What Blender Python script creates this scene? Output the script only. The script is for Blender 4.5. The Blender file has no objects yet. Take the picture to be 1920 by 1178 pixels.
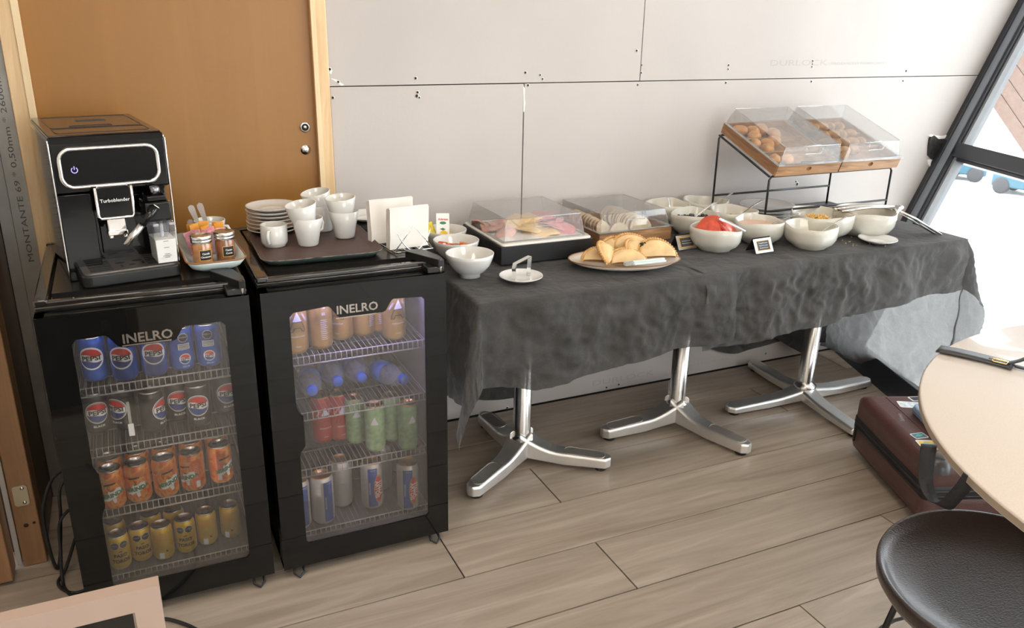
import bpy, bmesh, math, random
from math import pi, sin, cos, radians as R
from mathutils import Vector, Matrix, noise
random.seed(7)
SC = bpy.context.scene; COL = SC.collection
# ------------------------------------------------------------------ camera, world, lights, exposure
f, pitch, yaw, roll, H, D = 1561.96, .3463, .4376, .0195, 1.4861, 2.7118
fw = Vector((sin(yaw)*cos(pitch), cos(yaw)*cos(pitch), -sin(pitch)))
r0 = Vector((cos(yaw), -sin(yaw), 0)); u0 = r0.cross(fw)
rt = cos(roll)*r0 + sin(roll)*u0; up = -sin(roll)*r0 + cos(roll)*u0
cd = bpy.data.cameras.new('camera'); cam = bpy.data.objects.new('camera', cd); COL.objects.link(cam)
cam.matrix_world = Matrix(((rt.x, up.x, -fw.x, 0), (rt.y, up.y, -fw.y, -D), (rt.z, up.z, -fw.z, H), (0, 0, 0, 1)))
cd.sensor_width = 36; cd.lens = f*36/1920; cd.clip_start = .02; cd.clip_end = 200
SC.camera = cam
SC.view_settings.view_transform = 'Standard'; SC.view_settings.look = 'None'
SC.view_settings.gamma = 1; SC.view_settings.use_curve_mapping = False
SC.view_settings.exposure = -0.10
w = bpy.data.worlds.new('sky'); SC.world = w; w.use_nodes = True
bg = w.node_tree.nodes['Background']; bg.inputs[0].default_value = (.90, .95, 1, 1); bg.inputs[1].default_value = 8.0
def light(name, kind, loc, energy, color, size=.3, sy=None, rot=(0, 0, 0)):
    l = bpy.data.lights.new(name, kind); l.energy = energy; l.color = color
    if kind == 'AREA':
        l.size = size
        if sy: l.shape = 'RECTANGLE'; l.size_y = sy
    elif kind == 'POINT': l.shadow_soft_size = size
    o = bpy.data.objects.new(name, l); COL.objects.link(o); o.location = loc; o.rotation_euler = rot; return o
for i, (x, y) in enumerate([(-.3, -1.5), (1.5, -1.5), (.4, -3.3), (2.0, -3.3), (-.3, -5), (1.7, -5)]):
    light('ceiling_panel_light', 'AREA', (x, y, 2.74), 13, (1, .86, .70), .55)
# ------------------------------------------------------------------ materials
MATS = {}
def mat(name, col, rough=.5, metal=0, noise_s=0, noise_a=.1, bump=0, bump_s=40, spec=.5, trans=0, emit=None, coat=0, alpha=1, sheen=0, stretch=None):
    if name in MATS: return MATS[name]
    m = bpy.data.materials.new(name); m.use_nodes = True; nt = m.node_tree; b = nt.nodes['Principled BSDF']
    c = tuple(col)+(1,); b.inputs['Base Color'].default_value = c; b.inputs['Roughness'].default_value = rough
    b.inputs['Metallic'].default_value = metal; b.inputs['Specular IOR Level'].default_value = spec
    b.inputs['Coat Weight'].default_value = coat; b.inputs['Transmission Weight'].default_value = trans
    if alpha < 1: b.inputs['Alpha'].default_value = alpha
    if emit: b.inputs['Emission Color'].default_value = tuple(emit[0])+(1,); b.inputs['Emission Strength'].default_value = emit[1]
    tc = None
    if noise_s or bump:
        tc = nt.nodes.new('ShaderNodeTexCoord'); mp = nt.nodes.new('ShaderNodeMapping')
        if stretch: mp.inputs['Scale'].default_value = stretch
        nt.links.new(tc.outputs['Object'], mp.inputs[0])
    if noise_s:
        n = nt.nodes.new('ShaderNodeTexNoise'); n.inputs['Scale'].default_value = noise_s; n.inputs['Detail'].default_value = 5
        nt.links.new(mp.outputs[0], n.inputs['Vector'])
        mx = nt.nodes.new('ShaderNodeMix'); mx.data_type = 'RGBA'
        mr = nt.nodes.new('ShaderNodeMapRange'); mr.inputs[1].default_value = .3; mr.inputs[2].default_value = .7
        nt.links.new(n.outputs['Fac'], mr.inputs[0]); nt.links.new(mr.outputs[0], mx.inputs[0])
        mx.inputs[6].default_value = tuple(max(0, v*(1-noise_a)) for v in col)+(1,)
        mx.inputs[7].default_value = tuple(min(1, v*(1+noise_a)) for v in col)+(1,)
        nt.links.new(mx.outputs[2], b.inputs['Base Color'])
    if bump:
        n2 = nt.nodes.new('ShaderNodeTexNoise'); n2.inputs['Scale'].default_value = bump_s; n2.inputs['Detail'].default_value = 4
        nt.links.new(mp.outputs[0], n2.inputs['Vector'])
        bp = nt.nodes.new('ShaderNodeBump'); bp.inputs['Strength'].default_value = bump; bp.inputs['Distance'].default_value = .002
        nt.links.new(n2.outputs['Fac'], bp.inputs['Height']); nt.links.new(bp.outputs[0], b.inputs['Normal'])
    MATS[name] = m; return m
def wood(name, c1, c2, axis='x', scale=1., rough=.5, bump=.15, rand=0, grain=1.):
    """wood grain running along the given object axis"""
    if name in MATS: return MATS[name]
    m = bpy.data.materials.new(name); m.use_nodes = True; nt = m.node_tree; b = nt.nodes['Principled BSDF']; b.inputs['Roughness'].default_value = rough
    tc = nt.nodes.new('ShaderNodeTexCoord'); mp = nt.nodes.new('ShaderNodeMapping'); nt.links.new(tc.outputs['Object'], mp.inputs[0])
    s = {'x': (1.2, 14, 14), 'y': (14, 1.2, 14), 'z': (14, 14, 1.2)}[axis]; mp.inputs['Scale'].default_value = tuple(v*scale for v in s)
    if rand:
        oi = nt.nodes.new('ShaderNodeObjectInfo'); ml = nt.nodes.new('ShaderNodeMath'); ml.operation = 'MULTIPLY'; ml.inputs[1].default_value = 37
        nt.links.new(oi.outputs['Random'], ml.inputs[0]); nt.links.new(ml.outputs[0], mp.inputs['Location'])
    n = nt.nodes.new('ShaderNodeTexNoise'); n.inputs['Scale'].default_value = 1.; n.inputs['Detail'].default_value = 6; n.inputs['Roughness'].default_value = .62; n.inputs['Distortion'].default_value = 1.2
    nt.links.new(mp.outputs[0], n.inputs['Vector'])
    mr = nt.nodes.new('ShaderNodeMapRange'); mr.inputs[1].default_value = .5-.22/grain; mr.inputs[2].default_value = .5+.22/grain; nt.links.new(n.outputs['Fac'], mr.inputs[0])
    mx = nt.nodes.new('ShaderNodeMix'); mx.data_type = 'RGBA'; mx.inputs[6].default_value = tuple(c1)+(1,); mx.inputs[7].default_value = tuple(c2)+(1,)
    nt.links.new(mr.outputs[0], mx.inputs[0]); out = mx.outputs[2]
    if rand:
        hv = nt.nodes.new('ShaderNodeHueSaturation'); r2 = nt.nodes.new('ShaderNodeMapRange'); r2.inputs[3].default_value = 1-rand; r2.inputs[4].default_value = 1+rand
        nt.links.new(oi.outputs['Random'], r2.inputs[0]); nt.links.new(r2.outputs[0], hv.inputs['Value']); nt.links.new(out, hv.inputs['Color']); out = hv.outputs[0]
    nt.links.new(out, b.inputs['Base Color'])
    bp = nt.nodes.new('ShaderNodeBump'); bp.inputs['Strength'].default_value = bump; bp.inputs['Distance'].default_value = .001
    nt.links.new(n.outputs['Fac'], bp.inputs['Height']); nt.links.new(bp.outputs[0], b.inputs['Normal'])
    MATS[name] = m; return m
def clear(name, tint=(.97, .98, .98), rough=.03, base=.04, fac=None, haze=0, hazecol=(.8, .8, .8)):
    """thin clear sheet: straight see-through with a fresnel gloss and optional haze"""
    if name in MATS: return MATS[name]
    m = bpy.data.materials.new(name); m.use_nodes = True; nt = m.node_tree; nt.nodes.clear()
    o = nt.nodes.new('ShaderNodeOutputMaterial'); t = nt.nodes.new('ShaderNodeBsdfTransparent'); t.inputs[0].default_value = tint+(1,)
    g = nt.nodes.new('ShaderNodeBsdfGlossy'); g.inputs['Roughness'].default_value = rough
    lw = nt.nodes.new('ShaderNodeLayerWeight'); lw.inputs[0].default_value = .5; pw = nt.nodes.new('ShaderNodeMath'); pw.operation = 'POWER'; pw.inputs[1].default_value = 4
    nt.links.new(lw.outputs['Facing'], pw.inputs[0]); ml = nt.nodes.new('ShaderNodeMath'); ml.operation = 'MULTIPLY_ADD'; ml.inputs[1].default_value = .8; ml.inputs[2].default_value = base if fac is None else base*.5+fac; ml.use_clamp = True
    nt.links.new(pw.outputs[0], ml.inputs[0]); mx = nt.nodes.new('ShaderNodeMixShader'); nt.links.new(ml.outputs[0], mx.inputs[0])
    src = t.outputs[0]
    if haze:
        d = nt.nodes.new('ShaderNodeBsdfDiffuse'); d.inputs[0].default_value = hazecol+(1,); m2 = nt.nodes.new('ShaderNodeMixShader'); m2.inputs[0].default_value = haze
        nt.links.new(t.outputs[0], m2.inputs[1]); nt.links.new(d.outputs[0], m2.inputs[2]); src = m2.outputs[0]
    nt.links.new(src, mx.inputs[1]); nt.links.new(g.outputs[0], mx.inputs[2]); nt.links.new(mx.outputs[0], o.inputs[0])
    MATS[name] = m; return m
BLACKG = mat('black_gloss', (.006, .006, .006), .07, coat=.3)
BLACKP = mat('black_plastic', (.012, .012, .012), .3)
BLACKM = mat('black_matte', (.015, .015, .016), .55)
DARKIN = mat('dark_interior', (.05, .05, .05), .5)
GREYIN = mat('fridge_liner', (.16, .155, .15), .5)
CHROME = mat('chrome', (.85, .84, .82), .08, 1)
STEEL = mat('brushed_steel', (.72, .70, .67), .22, 1, bump=.05, bump_s=200)
ALU = mat('cast_aluminium', (.86, .85, .83), .36, .92, noise_s=9, noise_a=.08, bump=.08, bump_s=60)
WHITEC = mat('white_ceramic', (.66, .655, .63), .12, coat=.4)
STONEW = mat('stoneware', (.58, .565, .50), .22, coat=.3, bump=.25, bump_s=35, noise_s=12, noise_a=.05)
GREYC = mat('grey_ceramic', (.52, .59, .57), .2, coat=.3)
RIMBR = mat('brown_glaze_rim', (.25, .11, .04), .3)
PAPER = mat('white_paper', (.78, .75, .70), .85, bump=.5, bump_s=18)
RUBBER = mat('black_rubber', (.01, .01, .01), .7)
ACRYL = clear('clear_acrylic', (.965, .97, .97), .04, fac=.03, haze=.05)
ACRYLE = clear('acrylic_edge', (.9, .92, .92), .06, fac=.25, haze=.12, hazecol=(.9, .92, .92))
GLASSW = clear('window_glass', (.97, .98, .98), .01)
ORD = ['first', 'second', 'third', 'fourth', 'fifth', 'sixth', 'seventh', 'eighth', 'ninth', 'tenth', 'eleventh', 'twelfth', 'thirteenth', 'fourteenth', 'fifteenth', 'sixteenth', 'seventeenth']
# ------------------------------------------------------------------ mesh helpers
class B:
    def __init__(s): s.bm = bmesh.new(); s.mi = 0; s.M = Matrix()
    def add(s, vs, fs, sm=False):
        v = [s.bm.verts.new(s.M @ Vector(p)) for p in vs]; out = []
        for q in fs:
            try: fc = s.bm.faces.new([v[i] for i in q]); fc.material_index = s.mi; fc.smooth = sm; out.append(fc)
            except ValueError: pass
        return v, out
    def box(s, x0, x1, y0, y1, z0, z1, bev=0, seg=2):
        v, fc = s.add([(x, y, z) for z in (z0, z1) for y in (y0, y1) for x in (x0, x1)],
              [(0, 2, 3, 1), (4, 5, 7, 6), (0, 1, 5, 4), (2, 6, 7, 3), (0, 4, 6, 2), (1, 3, 7, 5)])
        if bev:
            es = list({e for q in fc for e in q.edges})
            r = bmesh.ops.bevel(s.bm, geom=es, offset=bev, segments=seg, profile=.6, affect='EDGES')
            for q in r['faces']: q.material_index = s.mi; q.smooth = True
        return s
    def lathe(s, prof, n=32, cx=0, cy=0, wob=None, sm=True):
        rings = []
        for k, (r, z) in enumerate(prof):
            if r < 1e-6: rings.append([s.bm.verts.new(s.M @ Vector((cx, cy, z)))]); continue
            rg = []
            for i in range(n):
                a = 2*pi*i/n; rr, zz = r, z
                if wob: dr, dz = wob(a, k, r, z); rr += dr; zz += dz
                rg.append(s.bm.verts.new(s.M @ Vector((cx+rr*cos(a), cy+rr*sin(a), zz))))
            rings.append(rg)
        for a, b in zip(rings, rings[1:]):
            if len(a) == 1 and len(b) == 1: continue
            for i in range(n):
                j = (i+1) % n
                if len(a) == 1: q = [a[0], b[i], b[j]]
                elif len(b) == 1: q = [a[i], a[j], b[0]]
                else: q = [a[i], a[j], b[j], b[i]]
                try: fc = s.bm.faces.new(q); fc.material_index = s.mi; fc.smooth = sm
                except ValueError: pass
        return s
    def tube(s, pts, r, n=8, closed=False, cap=True):
        P = [Vector(p) for p in pts]; N = len(P); rings = []; pr = None
        for i in range(N):
            if closed: t = (P[(i+1) % N]-P[i-1])
            else: t = P[min(i+1, N-1)]-P[max(i-1, 0)]
            t.normalize()
            if pr is None: a = t.orthogonal().normalized()
            else: a = (pr - t*pr.dot(t)); a = a.normalized() if a.length > 1e-6 else t.orthogonal().normalized()
            pr = a; b = t.cross(a); rr = r[i] if isinstance(r, (list, tuple)) else r
            rings.append([s.bm.verts.new(s.M @ (P[i]+(a*cos(2*pi*k/n)+b*sin(2*pi*k/n))*rr)) for k in range(n)])
        prs = list(zip(rings, rings[1:])) + ([(rings[-1], rings[0])] if closed else [])
        for a, b in prs:
            for k in range(n):
                fc = s.bm.faces.new([a[k], a[(k+1) % n], b[(k+1) % n], b[k]]); fc.material_index = s.mi; fc.smooth = True
        if cap and not closed:
            for q in (rings[0][::-1], rings[-1]):
                fc = s.bm.faces.new(q); fc.material_index = s.mi
        return s
    def prism(s, poly, d0, d1, axis='y', sm=False):
        """poly: 2D outline; axis y -> (x,z) outline between y=d0 and d1 ; z -> (x,y) ; x -> (y,z)"""
        def p3(p, d): return {'y': (p[0], d, p[1]), 'z': (p[0], p[1], d), 'x': (d, p[0], p[1])}[axis]
        n = len(poly); va = [s.bm.verts.new(s.M @ Vector(p3(p, d0))) for p in poly]; vb = [s.bm.verts.new(s.M @ Vector(p3(p, d1))) for p in poly]
        fs = []
        for q in (va[::-1], vb): fs.append(s.bm.faces.new(q))
        for i in range(n):
            j = (i+1) % n; fc = s.bm.faces.new([va[i], va[j], vb[j], vb[i]]); fc.smooth = sm; fs.append(fc)
        for q in fs: q.material_index = s.mi
        return s
    def grid(s, nu, nv, fn, sm=True, wrap_u=False):
        vs = [[s.bm.verts.new(s.M @ Vector(fn(i/(nu if wrap_u else nu-1), j/(nv-1)))) for j in range(nv)] for i in range(nu)]
        for i in range(nu if wrap_u else nu-1):
            for j in range(nv-1):
                k = (i+1) % nu; fc = s.bm.faces.new([vs[i][j], vs[k][j], vs[k][j+1], vs[i][j+1]]); fc.smooth = sm; fc.material_index = s.mi
        return s
    def text(s, body, size, M, font_shear=0, ext=0, align='CENTER', bold=0, wrap=None, sx=1):
        cu = bpy.data.curves.new('t', 'FONT'); cu.body = body; cu.size = size; cu.align_x = align; cu.align_y = 'CENTER'; cu.extrude = ext
        cu.shear = font_shear; cu.offset = bold; cu.resolution_u = 2
        o = bpy.data.objects.new('t', cu); me = bpy.data.meshes.new_from_object(o)
        vs = [Vector((v.co.x*sx, v.co.y, v.co.z)) for v in me.vertices]; fs = [tuple(p.vertices) for p in me.polygons]
        bpy.data.objects.remove(o); bpy.data.curves.remove(cu); bpy.data.meshes.remove(me)
        s.flat([M @ v for v in vs], fs, wrap)
        return s
    def flat(s, vs, fs, wrap=None):
        t = bmesh.new(); V = [t.verts.new(v) for v in vs]
        for q in fs:
            try: t.faces.new([V[i] for i in q])
            except ValueError: pass
        if wrap:
            r, lift = wrap; xs = [v.co.x for v in t.verts]; x = min(xs)+.004
            while x < max(xs):
                bmesh.ops.bisect_plane(t, geom=t.verts[:]+t.edges[:]+t.faces[:], plane_co=(x, 0, 0), plane_no=(1, 0, 0)); x += .005
            for v in t.verts:
                a = -pi/2 + v.co.x/r; z = v.co.y; v.co = Vector(((r+lift)*cos(a), (r+lift)*sin(a), z))
        t.verts.index_update(); idx = {v: i for i, v in enumerate(t.verts)}
        s.add([v.co.copy() for v in t.verts], [[idx[v] for v in q.verts] for q in t.faces]); t.free()
        return s
    def poly(s, pts, wrap=None, hole=None):
        """flat filled outline; in the xy plane of 2D points, wrapped on a can when asked"""
        t = bmesh.new(); V = [t.verts.new((p[0], p[1], 0)) for p in pts]; es = [t.edges.new((V[i], V[(i+1) % len(V)])) for i in range(len(V))]
        if hole:
            W = [t.verts.new((p[0], p[1], 0)) for p in hole]; es += [t.edges.new((W[i], W[(i+1) % len(W)])) for i in range(len(W))]
        bmesh.ops.triangle_fill(t, use_beauty=True, use_dissolve=False, edges=es)
        t.verts.index_update(); vs = [v.co.copy() for v in t.verts]
        fs = [[v.index for v in q.verts] for q in t.faces]; t.free()
        fs = [q if (vs[q[1]]-vs[q[0]]).cross(vs[q[2]]-vs[q[0]]).z > 0 else q[::-1] for q in fs]
        return s.flat(vs, fs, wrap)
    def done(s, name, mats, parent=None, bevel=0, recalc=True, loc=None, subd=0):
        if recalc: bmesh.ops.recalc_face_normals(s.bm, faces=s.bm.faces)
        me = bpy.data.meshes.new(name); s.bm.to_mesh(me); s.bm.free()
        for m in (mats if isinstance(mats, (list, tuple)) else [mats]): me.materials.append(m)
        o = bpy.data.objects.new(name, me); COL.objects.link(o)
        if parent: o.parent = parent
        if loc: o.location = loc
        if bevel:
            b = o.modifiers.new('b', 'BEVEL'); b.width = bevel; b.segments = 2; b.limit_method = 'ANGLE'
        if subd:
            b = o.modifiers.new('s', 'SUBSURF'); b.levels = subd; b.render_levels = subd
        return o
def tag(o, label=None, cat=None, group=None, kind=None):
    if label: o['label'] = label
    if cat: o['category'] = cat
    if group: o['group'] = group
    if kind: o['kind'] = kind
    return o
def thing(name, label, cat, loc=(0, 0, 0), rz=0, group=None, rot=None):
    o = bpy.data.objects.new(name, None); o.empty_display_size = .05; COL.objects.link(o); o.location = loc
    o.rotation_euler = rot or (0, 0, rz); return tag(o, label, cat, group)
def dup(root, label, loc, rz=0, group=None, rot=None):
    r = root.copy(); COL.objects.link(r); r.location = loc; r.rotation_euler = rot or (0, 0, rz); r['label'] = label
    if group: r['group'] = group
    for ch in root.children:
        c = ch.copy(); COL.objects.link(c); c.parent = r
        for g in ch.children: d = g.copy(); COL.objects.link(d); d.parent = c
    return r
def struct(o): o['kind'] = 'structure'; return o
def rrect(w, h, r, n=5, cx=0, cy=0):
    out = []
    for (sx, sy, a0) in ((1, 1, 0), (-1, 1, 90), (-1, -1, 180), (1, -1, 270)):
        for k in range(n+1):
            a = R(a0+90*k/n); out.append((cx+sx*(w/2-r)+r*cos(a), cy+sy*(h/2-r)+r*sin(a)))
    return out
def circ(r, n=24, cx=0, cy=0, sx=1): return [(cx+r*sx*cos(2*pi*i/n), cy+r*sin(2*pi*i/n)) for i in range(n)]
def MX(loc=(0, 0, 0), rot=(0, 0, 0), sc=None):
    m = Matrix.Translation(loc) @ Matrix.Rotation(rot[2], 4, 'Z') @ Matrix.Rotation(rot[1], 4, 'Y') @ Matrix.Rotation(rot[0], 4, 'X')
    return m
FRONT = Matrix.Rotation(pi/2, 4, 'X')   # xy plane -> xz plane facing -y
# ------------------------------------------------------------------ floor
BASE_O = Vector((3.02, 0, 0)); E1 = Vector((-.332, -.943, 0)).normalized(); E2 = Vector((.508, 0, 1)).normalized(); EN = E1.cross(E2).normalized()
PW = .2325; Y0 = -.4395
fl = B().prism([(-1.6, -6.2), (2.53, -6.2), (2.53, -1.44), (3.05, .05), (-1.6, .05)], -.05, -.004, 'z').done('floor', mat('grout', (.018, .015, .013), .8)); struct(fl)
plank_m = wood('oak_tile', (.265, .210, .162), (.44, .368, .298), 'x', 1.3, .34, .1, rand=.10, grain=1.0)
JO = {0: -.02, 1: 1.143-1.2, 2: .72, 3: 1.136, 4: .4}
rows = range(-2, 24); PL = 1.95
def xb(y): return 3.02+.352*y if y > -1.44 else 2.513       # foot of the glass facade
meshes = {}
for k in rows:
    ytop = Y0-k*PW; ybot = ytop-PW
    if ybot < -6.1 or ytop > .3: continue
    x = {-2: .9, -1: .35, 0: 1.143, 1: .716, 2: 1.136, 3: .1, 4: 1.5}.get(k, k*.43+.3)-PL*4
    while x < 3.2:
        a, b_ = max(x, -1.5), x+PL; x += PL
        if b_-a < .05 or a > xb(ybot): continue
        yt = min(ytop, -.0035)
        if b_ < xb(ybot) and k > -2:
            key = round(b_-a, 3)
            if key not in meshes:
                o = B().box(0, b_-a-.0045, 0, PW-.0045, -.012, 0).done('floor_plank', plank_m, fl); meshes[key] = o.data
            else: o = bpy.data.objects.new('floor_plank', meshes[key]); COL.objects.link(o); o.parent = fl
            o.location = (a+.0015, ybot+.0015, 0)
        else:
            e0, e1_ = min(b_-.003, xb(yt)+.01)-a, min(b_-.003, xb(ybot)+.01)-a
            if e0 < .02: continue
            B().prism([(0, .0), (max(e1_, .005), 0), (e0, yt-.003-ybot), (0, yt-.003-ybot)], -.012, 0, 'z').done('floor_plank', plank_m, fl, loc=(a+.0015, ybot+.0015, 0))
# ------------------------------------------------------------------ back wall: drywall sheets
WALLM = mat('drywall_paper', (.50, .462, .438), .8, noise_s=2.2, noise_a=.045, bump=.12, bump_s=90)
EDGE = mat('gypsum_core', (.86, .84, .80), .9); HOLE = mat('screw_hole', (.02, .02, .02), .8)
wb = struct(B().prism([(-1.6, 0), (3.02, 0), (4.50, 2.9), (-1.6, 2.9)], .02, .12, 'y').done('wall_back', mat('stud_cavity', (.06, .05, .045), .9)))
def xf(z): return 3.02+.508*z
def sheet(poly): return B().prism(poly, .0, .0125, 'y').done('drywall_sheet', [WALLM], wb, bevel=.0012)
sheet([(.618, .006), (1.2965, .006), (1.2965, 1.256), (.618, 1.256)])
sheet([(1.3005, .006), (xf(.006), .006), (xf(1.2565)-.005, 1.2565), (1.3005, 1.2565)])
sheet([(.616, 1.259), (1.7725, 1.2598), (1.7725, 2.8), (.616, 2.8)])
sheet([(1.7755, 1.2595), (xf(1.2595)-.005, 1.2595), (xf(1.56), 1.56), (xf(2.8), 2.8), (1.7755, 2.8)])
holes = [(.62, 1.311, 4), (.902, 1.28, 4), (1.302, 1.294, 4), (1.752, 1.367, 3.5), (.625, 1.224, 4), (.908, 1.235, 4), (.905, 1.224, 5), (.914, 1.218, 3), (1.313, 1.251, 4), (1.777, 1.316, 3), (1.777, 1.289, 3.4), (1.766, 1.246, 3.4), (2.177, 1.313, 3.6), (2.177, 1.298, 3), (2.172, 1.247, 3.8), (2.602, 1.326, 3.6), (2.602, 1.303, 3.2), (2.603, 1.314, 2.4), (2.609, 1.245, 3.8), (3.143, 1.282, 4), (3.134, 1.24, 4), (1.145, .078, 4), (1.712, .019, 4), (1.772, .022, 4), (1.256, .012, 4), (2.557, .04, 4), (2.609, .82, 5), (2.60, .832, 3), (.645, 1.272, 3.5), (1.36, 1.285, 3), (1.37, 1.272, 3)]
for x, z, r in holes:
    b = B(); b.M = MX((x, -.0006, z)) @ FRONT; b.mi = 1; b.lathe([(0, .0001), (r*.0013+.001, .0001), (r*.0013+.0005, -.0003)], 12); b.mi = 0; b.lathe([(0, .0004), (r*.001, .0004), (r*.001, -.0002)], 12)
    b.done('screw_hole', [HOLE, EDGE], wb)
INK = mat('faint_grey_print', (.41, .39, .375), .8)
b = B(); b.text('DURLOCK', .032, MX((2.53, -.0005, 1.318)) @ FRONT, sx=2.0); b.text('DURLOCK', .034, MX((1.792, -.0005, .047)) @ FRONT, sx=1.9)
b.text('PRODUCTO FABRICADO', .014, MX((2.86, -.0005, 1.315)) @ FRONT, sx=2); b.text('PLACA STANDARD', .014, MX((2.22, -.0005, .05)) @ FRONT, sx=2)
b.done('print', INK, wb)
b = B(); b.M = MX((0, -.0004, 0)) @ FRONT
b.poly([(.618, 1.30), (.624, 1.312), (.628, 1.306), (.624, 1.295)]); b.poly([(.62, 1.284), (.64, 1.279), (.664, 1.262), (.655, 1.26), (.636, 1.274)])
b.poly([(1.295, 1.25), (1.302, 1.24), (1.301, 1.21), (1.304, 1.19), (1.301, 1.16), (1.2975, 1.16), (1.2965, 1.21)]); b.done('chipped_paper', EDGE, wb)
# ------------------------------------------------------------------ veneered door with pine jambs
PINE = wood('pine', (.62, .40, .20), (.80, .60, .36), 'z', 1.6, .55, .1)
PINES = wood('pale_pine_edge', (.68, .50, .28), (.82, .66, .42), 'z', 1.2, .55, .1)  # paler pine for the edge beads
DOORM = wood('veneer', (.28, .124, .022), (.32, .147, .029), 'z', .6, .42, .05, grain=.8)
dr = struct(B().box(-.235, .585, .0, .03, .005, 2.1, .002).done('door_1', DOORM))
b = B(); b.mi = 0; b.M = MX((.531, -.002, 1.135)) @ FRONT
b.lathe([(0, .002), (.010, .002), (.0105, -.002)], 20); b.mi = 1; b.lathe([(.012, .003), (.0155, .003), (.0165, -.002)], 24); b.lathe([(0, .004), (.006, .004), (.0065, 0)], 16); b.done('lock_hole', [HOLE, STEEL], dr)
b = B(); b.M = MX((.529, -.002, 1.064)) @ FRONT; b.mi = 1; b.lathe([(0, .001), (.0155, .001), (.0165, -.002)], 24); b.mi = 0
b.poly([(.003*cos(a)*1.3, .004+.0045*sin(a)) for a in [i*pi/6 for i in range(12)]]); b.poly([(-.002, .003), (-.0035, -.010), (.0035, -.010), (.002, .003)])
for v in b.bm.verts: v.co.y -= .0016 if abs(v.co.x-.529) < .006 and abs(v.co.z-1.064) < .0105 else 0
b.done('keyhole', [HOLE, STEEL], dr)
for x0, x1, n in ((-.262, -.207, 0), (.566, .613, 1)):
    j = struct(B().box(x0, x1, -.022, .03, 0, 2.4, .003).done('trim_%d' % (n+1), PINE))
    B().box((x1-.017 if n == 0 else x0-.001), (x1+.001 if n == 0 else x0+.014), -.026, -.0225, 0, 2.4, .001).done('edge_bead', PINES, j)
# metal stud with printed code, left of the pine jamb
ZINC = mat('galvanised_steel', (.34, .32, .29), .42, .35, noise_s=14, noise_a=.1)
st = struct(B().box(-.312, -.262, -.012, 0, 0, 2.6, .001).done('trim_3', ZINC))
b = B(); b.text('MONTANTE 69 * 0,50mm * 2600mm DE', .0205, MX((-.284, -.0128, 1.08)) @ FRONT @ Matrix.Rotation(pi/2, 4, 'Z'), sx=1.72, align='CENTER'); b.done('print', mat('stud_ink', (.07, .07, .07), .6), st)
st2 = struct(B().box(-.345, -.313, -.004, .01, 0, 2.6, .001).done('trim_4', ZINC))
# left wall: grey-brown panel, pine door jamb and door leaf edge
LW = struct(B().box(-.50, -.347, -.285, .0, .0, 2.8, .002).done('wall_left', wood('brown_panel', (.085, .062, .045), (.12, .088, .064), 'z', .5, .5, .05)))
PINED = wood('pine_jamb', (.23, .115, .05), (.36, .20, .095), 'z', 1.3, .5, .15)
jb = struct(B().box(-.402, -.343, -.372, -.287, .0, 2.8, .003).done('trim_5', PINED))
B().box(-.356, -.3425, -.300, -.286, .0, 2.8, .001).done('moulding', PINED, jb)
b = B(); b.M = MX((-.3735, -.3735, .225)) @ FRONT; b.prism(rrect(.036, .062, .008), 0, .003, 'z')
for dz in (-.022, .022):
    b.mi = 1; b.lathe([(0, .0055), (.004, .005), (.005, .003)], 12, 0.006, dz)
    b.mi = 0
b.done('hinge_plate', [mat('zinc_yellow', (.55, .50, .36), .35, .7), STEEL], jb)
b = B(); b.M = MX((-.376, -.3732, .13)) @ FRONT; b.lathe([(0, .0006), (.006, .0006), (.0065, 0)], 12, 0, 0); b.lathe([(0, .0006), (.0035, .0006), (.004, 0)], 12, .02, .004); b.done('knot', mat('dark_knot', (.04, .018, .008), .7), jb)
st5 = struct(B().box(-.416, -.404, -.372, -.33, 0.01, 2.8, .001).done('trim_6', mat('plaster_line', (.42, .37, .32), .8)))
lf = struct(B().box(-.70, -.419, -.45, -.375, .012, 2.2, .003).done('door_2', PINED))
wl = struct(B().box(-1.7, -.66, -6.2, -.452, 0, 2.8).done('wall_side', mat('side_wall_paint', (.55, .50, .45), .8)))
# other walls and ceiling
CEIL = mat('ceiling_paint', (.72, .70, .66), .9)
struct(B().box(-1.7, 4.4, -6.3, .12, 2.8, 2.95).done('ceiling', CEIL))
b = B()
for q in ((-1.7, .3, 0, 2.8), (3.2, 6.0, 0, 2.8), (.3, 3.2, 2.3, 2.8), (.3, 3.2, 0, .35)): b.box(q[0], q[1], -6.3, -6.2, q[2], q[3])
struct(b.done('wall_rear', mat('rear_wall_paint', (.60, .55, .49), .85)))
w3 = struct(B().prism([(.3, .35), (3.2, .35), (3.2, .41), (.3, .41)], -6.28, -6.22, 'y').done('window_3', mat('rear_frame', (.04, .045, .05), .4)))
for x in (.3, 1.72, 3.14): B().box(x, x+.06, -6.28, -6.22, .35, 2.3).done('frame_post', MATS['rear_frame'], w3)
for x in (.36, 1.78): B().box(x, x+1.36, -6.255, -6.25, .41, 2.3).done('pane', GLASSW, w3)
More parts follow.
